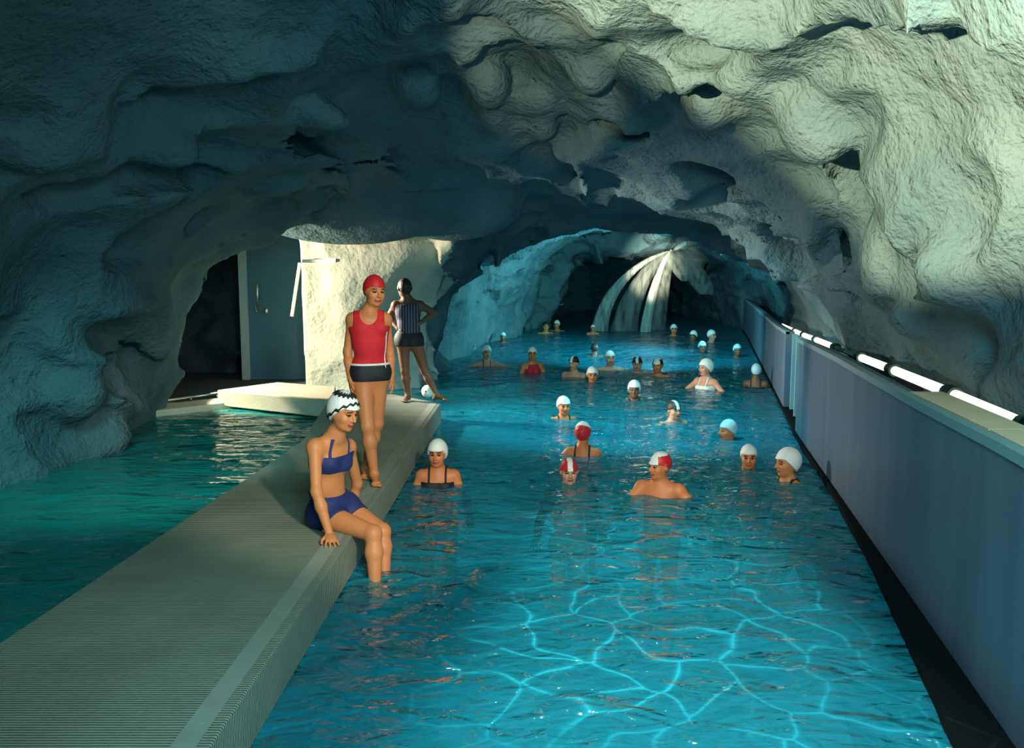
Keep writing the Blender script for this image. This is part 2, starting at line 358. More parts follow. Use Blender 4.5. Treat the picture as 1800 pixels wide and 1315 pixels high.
def air(x, y, z):
    """positive in the air, negative in rock"""
    xl = np.interp(y, TY, TL); xr = wallx(y) + 0.66; h = np.interp(y, THY, TH)
    xc = (xl + xr) / 2; wd = (xr - xl) / 2; zz = np.maximum(z, 0) 
    n = 2.3
    q = ((np.abs(x - xc)/wd)**n + (zz/h)**n)**(1/n)
    A = (1 - q) * np.minimum(wd, h)
    A = np.minimum(A, 29.0 - y)                         # the end face
    A = np.minimum(A, y + 3.0)
    # side hall beyond the left arch
    fy = np.where(x > -3.35, 13.45, 15.6)
    ch = np.minimum.reduce([y - 11.5, fy - y, x + 11.5, -1.3 - x, 3.0 - 0.10*(x+3)**2*0.2 - z])
    A = -smin(-A, -ch, 0.25)
    tn = np.minimum.reduce([poly_sd(x, z, PORT), y - 27.5, 44 - y])
    A = np.maximum(A, tn)
    return A
def march(px, py, f=air):
    d = ray(px, py); d = d / np.linalg.norm(d); t = 0.8
    for _ in range(400):
        p = CAM + d * t; a = float(f(np.array([p[0]]), np.array([p[1]]), np.array([p[2]]))[0])
        if a < 0.01: break
        t += max(0.02, a * 0.5)
    return p, d
# (px, py, radii across / up / depth in metres, roll degrees) : knobs of rock hanging from the vault, hollows between them
KNOBS = [(400, 80, .42, .22, .22, -10), (60, 235, .42, .30, .25, 0), (735, 160, .24, .14, .34, 5), (860, 150, .20, .22, .42, 0), (870, 205, .18, .20, .36, 0),
    (940, 175, .24, .14, .34, 0), (955, 215, .16, .20, .34, 0), (1000, 265, .19, .14, .34, 0), (830, 70, .12, .25, .15, 30),
    (1040, 110, .22, .28, .25, 0), (1150, 120, .22, .20, .22, 20), (1130, 150, .14, .10, .2, 0), (1245, 185, .22, .24, .42, -30), (1330, 130, .30, .20, .30, 10), (1430, 210, .26, .32, .42, -20), (1480, 250, .2, .15, .2, 0),
    (1440, 380, .13, .36, .36, 12), (1560, 420, .17, .42, .34, 10), (1545, 490, .16, .22, .34, 0), (1640, 560, .3, .18, .2, 0), (1700, 470, .30, .25, .2, 0), 
    (470, 300, .5, .3, .2, 0), (620, 330, .6, .25, .2, 0), (250, 230, .5, .25, .2, 25), (420, 400, .4, .25, .2, 30), (120, 690, .35, .30, .25, 0), (170, 770, .35, .25, .25, 0), (260, 560, .3, .5, .2, -30), (520, 180, .55, .16, .2, 20)]
HOLES = [(330, 320, .45, .22, .25, 0), (130, 330, .45, .22, .25, 0), (350, 385, .3, .15, .2, 0), (1270, 300, .55, .38, .45, -30), (1230, 85, .30, .14, .25, 0), (640, 115, .2, .2, .2, 0),
    (1100, 210, .35, .25, .3, 0), (1492, 300, .07, .45, .35, 8), (1500, 480, .08, .5, .4, -12), (920, 110, .25, .12, .2, 0), (780, 260, .3, .2, .2, 0), (1390, 450, .22, .5, .25, -20), (300, 170, .5, .12, .2, 25), (1720, 610, .3, .12, .25, 0),
    (1452, 592, .40, .14, .25, 20), (1592, 655, .16, .13, .2, 20), (205, 745, .12, .35, .2, 0), (60, 600, .3, .3, .2, 0), (700, 380, .7, .1, .2, 0)]
blobs = []
for kind, lst in (('k', KNOBS), ('h', HOLES)):
    for (px, py, rx, rz, ry, roll) in lst:
        p, d = march(px, py); s = 1.0
        c = p + d * (ry * (0.35 if kind == 'k' else 0.15))
        R = Matrix.Rotation(math.radians(roll), 3, 'Y'); zrot = Matrix.Rotation(-math.atan2(d[0], d[1]), 3, 'Z')
        blobs.append((kind, c, (rx, ry, rz), np.array(zrot @ R)))
blobs.append(('k', np.array([-2.3, 12.3, 3.02]), (1.7, 0.85, 0.72), np.eye(3)))      # lip of the left arch
blobs.append(('k', np.array([-0.9, 12.9, 3.00]), (1.1, 0.9, 0.62), np.eye(3)))
def blob_apply(kind, c, r, R, x, y, z, A):
    mr = max(r) + 0.35; m_ = (np.abs(x-c[0]) < mr) & (np.abs(y-c[1]) < mr) & (np.abs(z-c[2]) < mr)
    P = np.stack([x[m_]-c[0], y[m_]-c[1], z[m_]-c[2]], 1) @ R
    rr = np.array(r); k0 = np.linalg.norm(P/rr, axis=1); k1 = np.linalg.norm(P/rr**2, axis=1); d = k0*(k0-1)/np.maximum(k1, 1e-6)
    if kind == 'k': A[m_] = smin(A[m_], d, 0.16)
    else: A[m_] = -smin(-A[m_], d, 0.16)
def spaced(segs):
    out = [segs[0][0]]
    for a, b, st in segs: n = max(1, round((b-a)/st)); out += list(a + (b-a)*(np.arange(n)+1)/n)
    return np.array(out)
def build_cave():
    xs = spaced([(-12.2, -6, .25), (-6, 4.8, .075), (4.8, 10, .14)]); ys = spaced([(-3.3, 1, .14), (1, 9, .075), (9, 15.8, .10), (15.8, 30, .2), (30, 45, .6)]); zs = spaced([(-1.6, 0, .16), (0, 4.8, .07)])
    X, Y, Z = [a.astype(np.float32) for a in np.meshgrid(xs, ys, zs, indexing='ij')]
    A = air(X, Y, Z).astype(np.float32); near = np.abs(A) < 1.0
    x, y, z = X[near].astype(float), Y[near].astype(float), Z[near].astype(float); a = A[near].astype(float)
    w1 = vnoise(x*.5, y*.5, z*.5, 1); w2 = vnoise(x*.5+9, y*.5, z*.5, 2)
    u, v, t = x + w1*.9, y + w2*.9, z + w1*.5
    damp = np.clip((y - 1.0)/2.5, 0.3, 1) 
    f = 0.30*(np.abs(vnoise(u*.55, v*.42, t*.8, 3))*2 - .62) + 0.17*(np.abs(vnoise(u*1.4, v*1.0, t*1.9, 4))*2 - .6) + 0.05*vnoise(u*3.4, v*2.4, t*4.2, 5) + 0.025*vnoise(x*7, y*7, z*7, 6)
    flat = np.where((y > 12.8) & (y < 14.6) & (x < -1.2) & (z < 2.4), .35, 1.0)   # the hewn wall at the walkway's end is smoother
    flat = np.where((x > wallx(y) - .2) & (z < 1.7), flat*.35, flat)
    a = a + f*flat*damp
    for b in blobs: blob_apply(*b, x, y, z, a)
    A[near] = a
    A[0] = A[-1] = -1; A[:, 0] = -1; A[:, -1] = -1; A[:, :, -1] = -1
    V, Q = surface_nets(xs, ys, zs, A)
    # smooth normals over the whole shell, kept when it is split into the named walls
    p = V[Q]; nf = np.cross(p[:, 2]-p[:, 0], p[:, 3]-p[:, 1]); nv = np.zeros_like(V)
    for k in range(4): np.add.at(nv, Q[:, k], nf)
    nv /= np.maximum(np.linalg.norm(nv, axis=1)[:, None], 1e-9)
    c = p.mean(1); mid = (np.interp(c[:, 1], TY, TL) + wallx(c[:, 1]) + .85)/2
    cls = np.where(c[:, 2] > 2.15, 0, np.where(c[:, 0] < mid, 1, 2)); cls = np.where((c[:, 1] > 28.3), 3, cls)
    cls = np.where((cls == 1) & (c[:, 1] > 12.4), 4, cls); cls = np.where(c[:, 1] < -2.2, 5, cls)
    def matidx(c):   # hewn rock with daylight put into its pale colour, near-black back of the side hall
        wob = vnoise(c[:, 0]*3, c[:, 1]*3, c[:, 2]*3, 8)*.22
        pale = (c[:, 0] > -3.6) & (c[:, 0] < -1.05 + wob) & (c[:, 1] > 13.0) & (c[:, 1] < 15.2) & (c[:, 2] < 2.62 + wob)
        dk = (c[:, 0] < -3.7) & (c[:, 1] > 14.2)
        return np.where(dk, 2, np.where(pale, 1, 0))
    for k, nm in enumerate(('ceiling', 'wall_left', 'wall_right', 'wall_back', 'wall_far_left', 'wall_front')):
        q = Q[cls == k]; cc = c[cls == k]
        if len(q) == 0: continue
        uq, inv = np.unique(q, return_inverse=True)
        o = meshobj(nm, V[uq], inv.reshape(-1, 4), [M['rock'], M['sunlit_rock'], M['dark_wall']], nrm=nv[uq].tolist(), mi=matidx(cc)); tag(o, kind='structure')
build_cave()

# ------------------------------------------------------------------ pools
FL = -1.38
def struct(mb, name, m, **k): return tag(mb.build(name, m, **k), kind='structure')
b = MB(); b.box(-12.5, 11, -3.4, 45, FL - .15, FL); struct(b, 'floor', M['floor'])
WR = [PZ(395, 1274, .25), PZ(536, 1060, .25), PZ(615, 946, .25), PZ(775, 709, .25)]       # walkway edge on the pool side
WL = [PZ(38, 1104, .25), PZ(531, 776, .25), PZ(577, 705, .25)]
def line_x(a, b_, Y): return a[0] + (b_[0]-a[0])*(Y-a[1])/(b_[1]-a[1])
xr0 = WR[0][0] ; wr = [(-1.10, -2.9), (xr0, WR[0][1]), (WR[2][0], WR[2][1]), (WR[3][0], WR[3][1])]
xl_near = WL[0][0]; far_l = PZ(690, 693, .25)
wl = [(-2.62, -2.9), (WL[0][0], WL[0][1]), (WL[1][0], WL[1][1]), (WL[2][0], WL[2][1])]
SL0, SL1, SL2 = PZ(382, 686, .25), PZ(488, 672, .25), PZ(590, 680, .25)
print('walk', wr, wl, SL0, SL1, SL2, far_l)
back = [(far_l[0], far_l[1]), (-2.45, far_l[1] + .1)]
wk = empty('walkway', (-1.7, 4, .25)); tag(wk, 'long grey ribbed concrete walkway running between the two pools', 'walkway')
wk.location = (0, 0, 0)
poly = wr + back + wl[::-1]
b = MB(); b.prism(poly, .0, .25); b.build('deck', M['concrete'], wk, bevel=.008)
b = MB(); inn = [(x+.05*0, y) for x, y in wr]
b.prism([(p[0]-.05, p[1]) for p in wr] + [(p[0]-.14, p[1]) for p in wr[::-1]], .245, .2535); tag(b.build('edge_strip', M['concrete_smooth'], wk), 'smooth raised strip along the pool edge')
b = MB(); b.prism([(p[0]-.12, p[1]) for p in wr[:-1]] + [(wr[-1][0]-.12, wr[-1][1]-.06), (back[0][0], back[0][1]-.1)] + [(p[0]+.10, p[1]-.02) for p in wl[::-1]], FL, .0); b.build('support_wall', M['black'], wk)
b = MB(); b.prism([(SL0[0], SL0[1]), (wl[-1][0]-.004, wl[-1][1]), (back[1][0]-.004, back[1][1]-.02), (SL2[0], SL2[1]), (SL1[0], SL1[1])], .03, .252)
b2 = empty('platform'); tag(b2, 'pale sunlit stone platform joining the far end of the walkway', 'platform'); b.build('slab', M['slab'], b2, bevel=.01)
b = MB(); b.prism([(SL0[0]+.25, SL0[1]+.12), (wl[-1][0]-.12, wl[-1][1]+.15), (back[1][0]-.1, back[1][1]-.2), (SL1[0]+.2, SL1[1]-.15)], FL, .03); b.build('support_wall', M['concrete_smooth'], b2)
# ledge, hall floor, handrail
L0, L1 = PZ(275, 722, .08), PZ(398, 706, .08)
b = MB(); b.prism([(-6.5, L0[1]-.5), (L0[0], L0[1]), (L1[0]+.1, L1[1]), (SL0[0]+.1, SL0[1]+.2), (SL0[0]-.1, SL0[1]+.45), (L0[0], L0[1]+.75), (-6.5, L0[1]+.4)], FL, .08)
struct(b, 'trim_1', M['slab'], bevel=.01)
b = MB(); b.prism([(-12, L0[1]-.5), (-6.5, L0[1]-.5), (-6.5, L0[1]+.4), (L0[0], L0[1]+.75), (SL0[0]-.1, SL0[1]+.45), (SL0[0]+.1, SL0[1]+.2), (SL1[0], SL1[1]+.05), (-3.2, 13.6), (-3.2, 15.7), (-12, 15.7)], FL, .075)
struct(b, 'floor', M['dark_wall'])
rl = empty('handrail'); tag(rl, 'low metal handrail along the far ledge of the left pool', 'handrail')
r0, r1 = PY(283, 706, 12.0), PY(386, 691, 12.5)
b = MB(); b.tube([r0, (r0+r1)/2, r1], .022); b.build('rail', M['metal'], rl, smooth=True)
for t in (.05, .5, .95):
    p = r0 + (r1-r0)*t; b = MB(); b.tube([(p[0], p[1], .08), p], .016, 8); b.build('post', M['metal'], rl, smooth=True)

RIPS = [(680, 1030, .016), (665, 1005, .012), (770, 851, .010), (1180, 868, .012), (1000, 848, .010), (1028, 798, .010), (1386, 843, .010), (1315, 822, .009), (1281, 772, .009), (1183, 742, .010), (990, 736, .009), (1114, 704, .010), (1241, 685, .012)]
def water_grid(name, xl, xr, ys, nx, m, label, keep=None):
    V = []; nY = len(ys)
    for y in ys:
        a, c = xl(y), xr(y); V.append(np.stack([np.linspace(a, c, nx), np.full(nx, y), np.zeros(nx)], 1))
    V = np.concatenate(V); x, y = V[:, 0], V[:, 1]
    am = np.clip(.4 + y*.06, .5, 1.2)
    V[:, 2] = am*(.012*vnoise(x*1.3, y*1.9, x*0, 11) + .010*vnoise(x*3.1+y*.6, y*5.0, x*0, 12) + .005*vnoise(x*7, y*10, x*0, 13)) 
    for (qx, qy, st) in RIPS:      # rings spreading from the bathers
        c0 = PZ(qx, qy); r = np.hypot(x-c0[0], y-c0[1]); V[:, 2] += st*np.cos(2*PI*r/.21 + vnoise(x*2, y*2, x*0, 21))*np.exp(-r/.32)*np.clip(r/.1, 0, 1)
    i = np.arange(nY-1)[:, None]*nx + np.arange(nx-1)[None]; F = np.stack([i, i+1, i+nx+1, i+nx], -1).reshape(-1, 4)
    if keep is not None: c = V[F].mean(1); F = F[keep(c[:, 0], c[:, 1])]
    o = meshobj(name, V, F, m); tag(o, label, 'water', kind='stuff'); return o
ysw = [-3.2]
while ysw[-1] < 44: ysw.append(ysw[-1] + max(.025, abs(ysw[-1])*.009))
wrx = lambda y: np.interp(y, [p[1] for p in wr], [p[0] for p in wr]) - .1
def mxl(y):
    if y < back[0][1]: return wrx(y)
    return -4.0 if y < 15 else np.interp(y, TY, TL) - .6
water_grid('pool_water', mxl, lambda y: float(wallx(y)) + .12, ysw, 130, M['water'], 'bright turquoise rippled water of the large swimming pool', keep=lambda x, y: (y > back[0][1]-.02) | (x > -1.3))
ysl = np.concatenate([np.arange(-3.2, 13.6, .05)])
water_grid('channel_water', lambda y: -6.4, lambda y: float(np.interp(y, [p[1] for p in wl], [p[0] for p in wl]))+.1 if y < 11 else -2.5, ysl, 110, M['water_left'], 'dark green rippled water of the narrow left pool')

# ------------------------------------------------------------------ right-hand pool wall, coping, lamps
WT = 1.15
ztop = lambda Y: float(PY(900 + wallx(Y)/Y*FPX, 0, 1)[0]*0 + WT)
TOPZ = {}
def top_from_px(px, py):   # the wall's top edge read from the photograph
    best = None
    for Y in np.arange(2.5, 30, .02):
        p = PY(px, py, Y)
        if abs(p[0] - wallx(Y)) < .03: best = p; break
    return best
for q in ((1750, 783), (1570, 690), (1450, 620), (1360, 572)): print('top', q, top_from_px(*q))
pts = [top_from_px(*q) for q in ((1750, 783), (1570, 690), (1450, 620), (1362, 573))]
pts = [p for p in pts if p is not None]
tz = lambda Y: float(np.interp(Y, [p[1] for p in pts], [p[2] for p in pts]))
pw = empty('pool_wall'); tag(pw, 'smooth blue-grey panelled wall along the right side of the pool', 'wall')
GA = top_from_px(1393, 588+0)
ya, yb = PZ(1400, 772)[1] + .25, PZ(1372, 722)[1]
print('slot', ya, yb)
def wall_seg(mb, y0, y1, off0, off1, z0, z1f, n=8):
    for i in range(n):
        a, c = y0 + (y1-y0)*i/n, y0 + (y1-y0)*(i+1)/n
        xa, xc = float(wallx(a)), float(wallx(c)); z1a, z1c = z1f(a), z1f(c)
        mb.hexa([(xa+off0, a, z0), (xa+off1, a, z0), (xc+off1, c, z0), (xc+off0, c, z0), (xa+off0, a, z1a), (xa+off1, a, z1a), (xc+off1, c, z1c), (xc+off0, c, z1c)])
YB = WALL2[1] + 2.5
segs = [(-2.9, 3.9), (3.905, 6.6), (6.605, ya), (yb, 15.5), (15.51, YB)]
for s0, s1 in segs:
    b = MB(); wall_seg(b, s0, s1, .0, .12, .056, tz); b.build('panel', M['panel'], pw)
b = MB(); wall_seg(b, -2.9, YB, 0, .85, FL, lambda Y: .055, 30)
gw = lambda Y: float(np.interp(Y, [-2.9, 3.6, 5.2, 7, 12, 30], [-.42, -.20, -.10, -.035, -.015, -.015]))
b.V = [((x + gw(y)) if abs(x - float(wallx(y))) < 1e-4 else x, y, z) for x, y, z in b.V]; tag(b.build('gutter', M['black'], pw), 'black recessed gutter at the waterline')
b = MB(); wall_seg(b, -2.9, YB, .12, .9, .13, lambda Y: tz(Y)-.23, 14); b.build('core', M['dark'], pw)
for s0, s1 in ((-2.9, ya), (yb, YB)):
    b = MB(); wall_seg(b, s0, s1, -.012, .05, 1e-3 + 1.0, lambda Y: tz(Y)+.012, 10)
    for i in range(len(b.V)):   # thin rim following the top
        x, y, z = b.V[i]
        if abs(z-1.001) < 1e-6: b.V[i] = (x, y, tz(y)-.035)
    b.build('rim', M['panel_edge'], pw)
for yy in (ya+.15, ya+.55, ya+1.1):
    if yy < yb:
        b = MB(); wall_seg(b, yy, yy+.07, .03, .10, .13, tz, 1); b.build('recess_post', M['panel_edge'], pw)
# tan coping boards at the front, dark trough behind them
ytan = top_from_px(1575, 690)[1]
for i, (s0, s1) in enumerate([(-2.9, 3.8), (3.82, ytan)]):
    b = MB(); wall_seg(b, s0, s1, .055, .255, 1.0, lambda Y: tz(Y)+.016, 8)
    for k in range(len(b.V)):
        x, y, z = b.V[k]
        if abs(z-1.0) < 1e-6: b.V[k] = (x, y, tz(y)+.001)
    o = b.build('coping_board', M['tan']); 
    tag(o, 'tan coping board on the pool wall, ' + ('nearest one, at the right picture edge', 'farther one, ending at the dark trough')[i], 'coping', 'tan coping boards on the pool wall')
# row of tube lamps lying on the wall
TO = .33
def tube_pt(px, py):
    for Y in np.arange(2.0, 30, .02):
        p = PY(px, py, Y)
        if abs(p[0] - (wallx(Y) + TO)) < .03: return np.array([wallx(Y)+TO, Y, p[2]])
joint_px = [(1372, 572), (1394, 582), (1409, 589), (1430, 597), (1464, 611), (1507, 628), (1563, 650), (1664, 692), (1800, 751)]
J = [tube_pt(*q) for q in joint_px]; print('J', [(round(float(j[1]),2), round(float(j[2]),3), round(tz(j[1]),3)) for j in J if j is not None])
lab = ['farthest white tube lamp on the pool wall, by the bright niche', 'short white tube lamp, second from the far end', 'white tube lamp third from the far end of the wall', 'white tube lamp in front of the arched niche', 'unlit dark tube lamp in the row on the wall',
       'white tube lamp just nearer than the dark unlit one', 'long white tube lamp above the first tan coping board', 'nearest white tube lamp running out of the right edge']
for i in range(len(J)-1):
    if J[i] is None or J[i+1] is None: continue
    a, c = J[i], J[i+1]; d = (c-a)/np.linalg.norm(c-a); t = empty('tube_lamp'); tag(t, lab[i], 'lamp', 'tube lamps along the wall')
    g = .05 if i > 3 else .03
    b = MB(); b.tube([a+d*g, c-d*g], .034 if i != 4 else .026, 16); b.build('tube', M['tube'] if i != 4 else M['tube_off'], t, smooth=True)
    for e, s in ((a, 1), (c, -1)):
        b = MB(); b.tube([e + d*s*.005, e+d*s*.03, e+d*s*.085], [.05, .055, .050], 14); k = b.build('socket', M['socket'], t, smooth=True)
        b = MB(); b.tube([(e[0]+d[0]*s*.04, e[1]+d[1]*s*.04, tz(e[1])-.235), e+d*s*.04], .02, 8); b.build('bracket', M['socket'], t, smooth=True)

# ------------------------------------------------------------------ side hall: door, pillar, white strip
dr = empty('door_1'); tag(dr, kind='structure')
d0, d1 = PY(430, 655, 14.6), PY(527, 655, 14.6)
b = MB(); b.box(d0[0], d1[0]+.3, 14.6, 14.68, .08, 3.1); b.build('door_leaf', M['door'], dr)
b = MB(); b.box(d0[0]-.02, d0[0]+.10, 14.52, 14.7, .08, 3.1); b.build('door_frame', M['panel_edge'], dr)
b = MB(); b.tube([PY(452, 500, 14.5), PY(452, 530, 14.5)], .02, 8); b.tube([PY(447, 533, 14.5), PY(450, 548, 14.5), PY(458, 549, 14.5), PY(456, 533, 14.5)], .015, 8); b.build('door_handle', M['metal'], dr, smooth=True)
b = MB(); b.tube([PY(468, 541, 14.55), PY(468, 551, 14.55)], .03, 10); b.build('door_knob', M['metal'], dr, smooth=True)
b = MB(); a0, a1 = PY(513, 556, 14.0), PY(527, 462, 14.0); b.tube([a0, a1], .028, 8); tag(b.build('pole', M['white'], smooth=True), 'thin white slanting pole against the hewn rock wall by the door', 'pole')
b = MB(); a0, a1 = PY(531, 459, 13.36), PY(590, 458, 13.40); b.tube([a0, a1], .028, 8); tag(b.build('batten', M['white'], smooth=True), 'short white horizontal batten above the hewn rock wall', 'batten')

# ------------------------------------------------------------------ waterfall
wf = empty('waterfall'); tag(wf, 'fan of white water falling from the vault into the far pool', 'waterfall')
src = PY(1180, 441, 27.6)
def jet(dst, bow, r0, r1, n=14, jit=.0):
    pts = []
    for i in range(n):
        t = i/(n-1); p = src + (dst-src)*np.array([1-(1-t)**bow, t, 0]); p[2] = src[2] + (0.0-src[2])*t**1.6 * 1.0 if False else src[2]*(1-t**1.35)
        pts.append(p)
    return pts, [r0 + (r1-r0)*i/(n-1) for i in range(n)]
rnd = random.Random(3)
def stream(name, dst, bow, r0, r1, m, label, flat=.5, end=1.0):
    p, rr = jet(dst, bow, r0, r1, 22); V, F = [], []; n = 28
    for i, (c, r) in enumerate(zip(p, rr)):
        if i/21 > end + .04: break
        if end < 1: r = r*math.sqrt(max(1e-4, 1-(i/21/(end+.04))**3))
        for k in range(n):
            a = 2*PI*k/n; w_ = 1 + .12*math.sin(5*a+i*.05) + .08*math.sin(9*a); V.append((c[0]+r*w_*math.cos(a), c[1]+r*flat*w_*math.sin(a), c[2]))
    rows = len(V)//n
    F = [(i*n+k, i*n+(k+1) % n, (i+1)*n+(k+1) % n, (i+1)*n+k) for i in range(rows-1) for k in range(n)]
    return tag(meshobj(name, np.array(V), F, m, wf), label, kind='stuff')
stream('jet', PZ(1054, 582), 1.8, .10, .26, M['spray'], 'curving left jet of falling water')
stream('jet', PZ(1134, 584), 1.35, .06, .17, M['spray'], 'straight bright middle jet')
stream('jet', PZ(1096, 582), 1.55, .15, .42, M['mist'], 'thin veil between the jets')
stream('jet', PZ(1150, 580), 1.1, .12, .34, M['mist'], 'thin veil right of the middle jet')
stream('spray', PZ(1262, 590), 1.6, .22, .62, M['mist'], 'loose spray drifting right of the spout', end=.62)
stream('spray', PZ(1225, 590), 1.3, .28, .42, M['mist'], 'loose spray drifting right of the spout', end=.45)
b = MB(); b.tube([src + np.array([.5, .35, .25]), src + np.array([.15, .1, .08]), src], [.07, .07, .05], 12); tag(b.build('spout', M['white'], wf, smooth=True), 'pale spout in the vault')

# ------------------------------------------------------------------ people
class Body:
    def __init__(s): s.P = []
    def cone(s, g, a, b_, r0, r1, k=.03, n=None, flat=1.0): s.P.append(('c', g, np.array(a, float), np.array(b_, float), r0, r1, k, None if n is None else np.array(n, float), flat))
    def ell(s, g, c, r, R=None, k=.03, sub=False): s.P.append(('s' if sub else 'e', g, np.array(c, float), np.array(r, float), np.eye(3) if R is None else R, 0, k, None, 1))
    def field(s, vox, groups=None, lo=None, hi=None):
        pr = [p for p in s.P if groups is None or p[1] in groups]
        if lo is None:
            los, his = [], []
            for p in pr:
                if p[0] == 'c': m_ = max(p[4], p[5]); los.append(np.minimum(p[2], p[3])-m_); his.append(np.maximum(p[2], p[3])+m_)
                else: los.append(p[2]-p[3].max()); his.append(p[2]+p[3].max())
            lo = np.min(los, 0) - .03; hi = np.max(his, 0) + .03
        ax = [np.arange(lo[i]-2*vox, hi[i]+2*vox, vox) for i in range(3)]
        F = np.full([len(a) for a in ax], .5, np.float32)
        for (kind, g, a, b_, c, d, k, n, fl) in pr:
            if kind == 'c': m_ = max(c, d)*max(1, 1) + k + .012 + vox; l, h = np.minimum(a, b_)-m_, np.maximum(a, b_)+m_
            else: m_ = b_.max() + k + .012 + vox; l, h = a-m_, a+m_
            sl = tuple(slice(max(0, np.searchsorted(ax[i], l[i])), np.searchsorted(ax[i], h[i])) for i in range(3))
            X, Y, Z = ax[0][sl[0]][:, None, None], ax[1][sl[1]][None, :, None], ax[2][sl[2]][None, None, :]
            if X.size == 0 or Y.size == 0 or Z.size == 0: continue
            if kind == 'c':
                ba = b_-a; L2 = max(ba@ba, 1e-9); t = np.clip(((X-a[0])*ba[0]+(Y-a[1])*ba[1]+(Z-a[2])*ba[2])/L2, 0, 1)
                vx, vy, vz = X-a[0]-t*ba[0], Y-a[1]-t*ba[1], Z-a[2]-t*ba[2]; q = vx*vx+vy*vy+vz*vz
                if n is not None:
                    dn_ = vx*n[0]+vy*n[1]+vz*n[2]; q = q - dn_*dn_ + (dn_/fl)**2
                dist = (np.sqrt(np.maximum(q, 0)) - (c+(d-c)*t)) * (1 if n is None else min(1, fl*1.15))
            else:
                x_, y_, z_ = X-a[0], Y-a[1], Z-a[2]; R = c
                u = [x_*R[0][i]+y_*R[1][i]+z_*R[2][i] for i in range(3)]
                k0 = np.sqrt((u[0]/b_[0])**2+(u[1]/b_[1])**2+(u[2]/b_[2])**2); k1 = np.sqrt((u[0]/b_[0]**2)**2+(u[1]/b_[1]**2)**2+(u[2]/b_[2]**2)**2)
                dist = k0*(k0-1)/np.maximum(k1, 1e-6)
            if kind == 's': F[sl] = -smin(-F[sl], dist, k)
            else: F[sl] = smin(F[sl], dist, k)
        return ax, F
    def mesh(s, name, vox, m, parent=None, groups=None, off=0, region=None, mi=None, warp=None, lo=None, hi=None):
        ax, F = s.field(vox, groups, lo, hi); F = F - off
        if region is not None:
            X, Y, Z = ax[0][:, None, None], ax[1][None, :, None], ax[2][None, None, :]; F = np.maximum(F, region(X, Y, Z))
            if warp is not None: F = F + warp(X, Y, Z)
        V, Q = surface_nets(*ax, F)
        if len(Q) == 0: return None
        idx = mi(V[Q].mean(1)) if mi else None
        return meshobj(name, V, Q, m, parent, True, idx)
def unit(v): v = np.array(v, float); return v/np.linalg.norm(v)
def frame(f, u):      # columns: right, forward, up
    f = unit(f); u = np.array(u, float); u = unit(u - f*(u@f)); r = np.cross(f, u); return np.stack([r, f, u], 1)
def head(B, c, R, s=1.0, ears=True, smile=False):
    """c = centre of the skull, R columns right/forward/up"""
    def W(x, y, z): return c + R @ (np.array([x, y, z])*s)
    B.ell('h', W(0, -.012, .012), np.array([.074, .093, .098])*s, R, .01)
    B.ell('h', W(0, .032, -.055), np.array([.055, .058, .058])*s, R, .04*s)
    B.cone('h', W(-.028, .045, -.082), W(.028, .045, -.082), .018*s, .018*s, .03*s)
    B.ell('h', W(0, .070, -.096), np.array([.018, .016, .015])*s, R, .025*s)
    for sx_ in (-1, 1):
        B.ell('h', W(sx_*.037, .056, -.034), np.array([.024, .022, .022])*s, R, .025*s)
        B.cone('h', W(sx_*.012, .083, .020), W(sx_*.046, .066, .018), .008*s, .007*s, .015*s)
        B.ell('h', W(sx_*.031, .094, -.002), np.array([.015, .014, .010])*s, R, .010*s, sub=True)
        B.ell('h', W(sx_*.031, .072, -.002), np.array([.013, .012, .012])*s, R, .004*s)
        if ears: B.ell('h', W(sx_*.077, -.008, -.015), np.array([.010, .018, .031])*s, R, .006*s)
    B.cone('h', W(0, .085, .006), W(0, .108, -.030), .008*s, .011*s, .012*s)
    B.cone('h', W(-.010, .094, -.036), W(.010, .094, -.036), .008*s, .008*s, .008*s)
    B.cone('h', W(-.018, .083, -.062), W(.018, .083, -.062), .008*s, .008*s, .006*s); B.cone('h', W(0, .090, -.061), W(0, .089, -.062), .009*s, .009*s, .008*s)
    B.cone('h', W(-.014, .082, -.074), W(.014, .082, -.074), .008*s, .008*s, .006*s)
    return W
def face_idx(c, R, s, smile=False):
    def f(P):
        q = (P-c) @ R / s; x, y, z = q[:, 0], q[:, 1], q[:, 2]; i = np.zeros(len(P), int)
        fr = y > .045
        i[fr & (np.abs(x) < .028) & (np.abs(z+.070-11*x*x) < .0105) & (y > .070)] = 1
        i[fr & (np.hypot((np.abs(x)-.031)/.015, (z+.001)/.0075) < 1)] = 2
        i[fr & (np.abs(np.abs(x)-.032) < .017) & (np.abs(z-.021+.12*(np.abs(x)-.032)) < .0045)] = 2
        if False: i[fr & (np.abs(x) < .019) & (np.abs(z+.069-11*x*x) < .0035) & (y > .070)] = 3
        return i
    return f
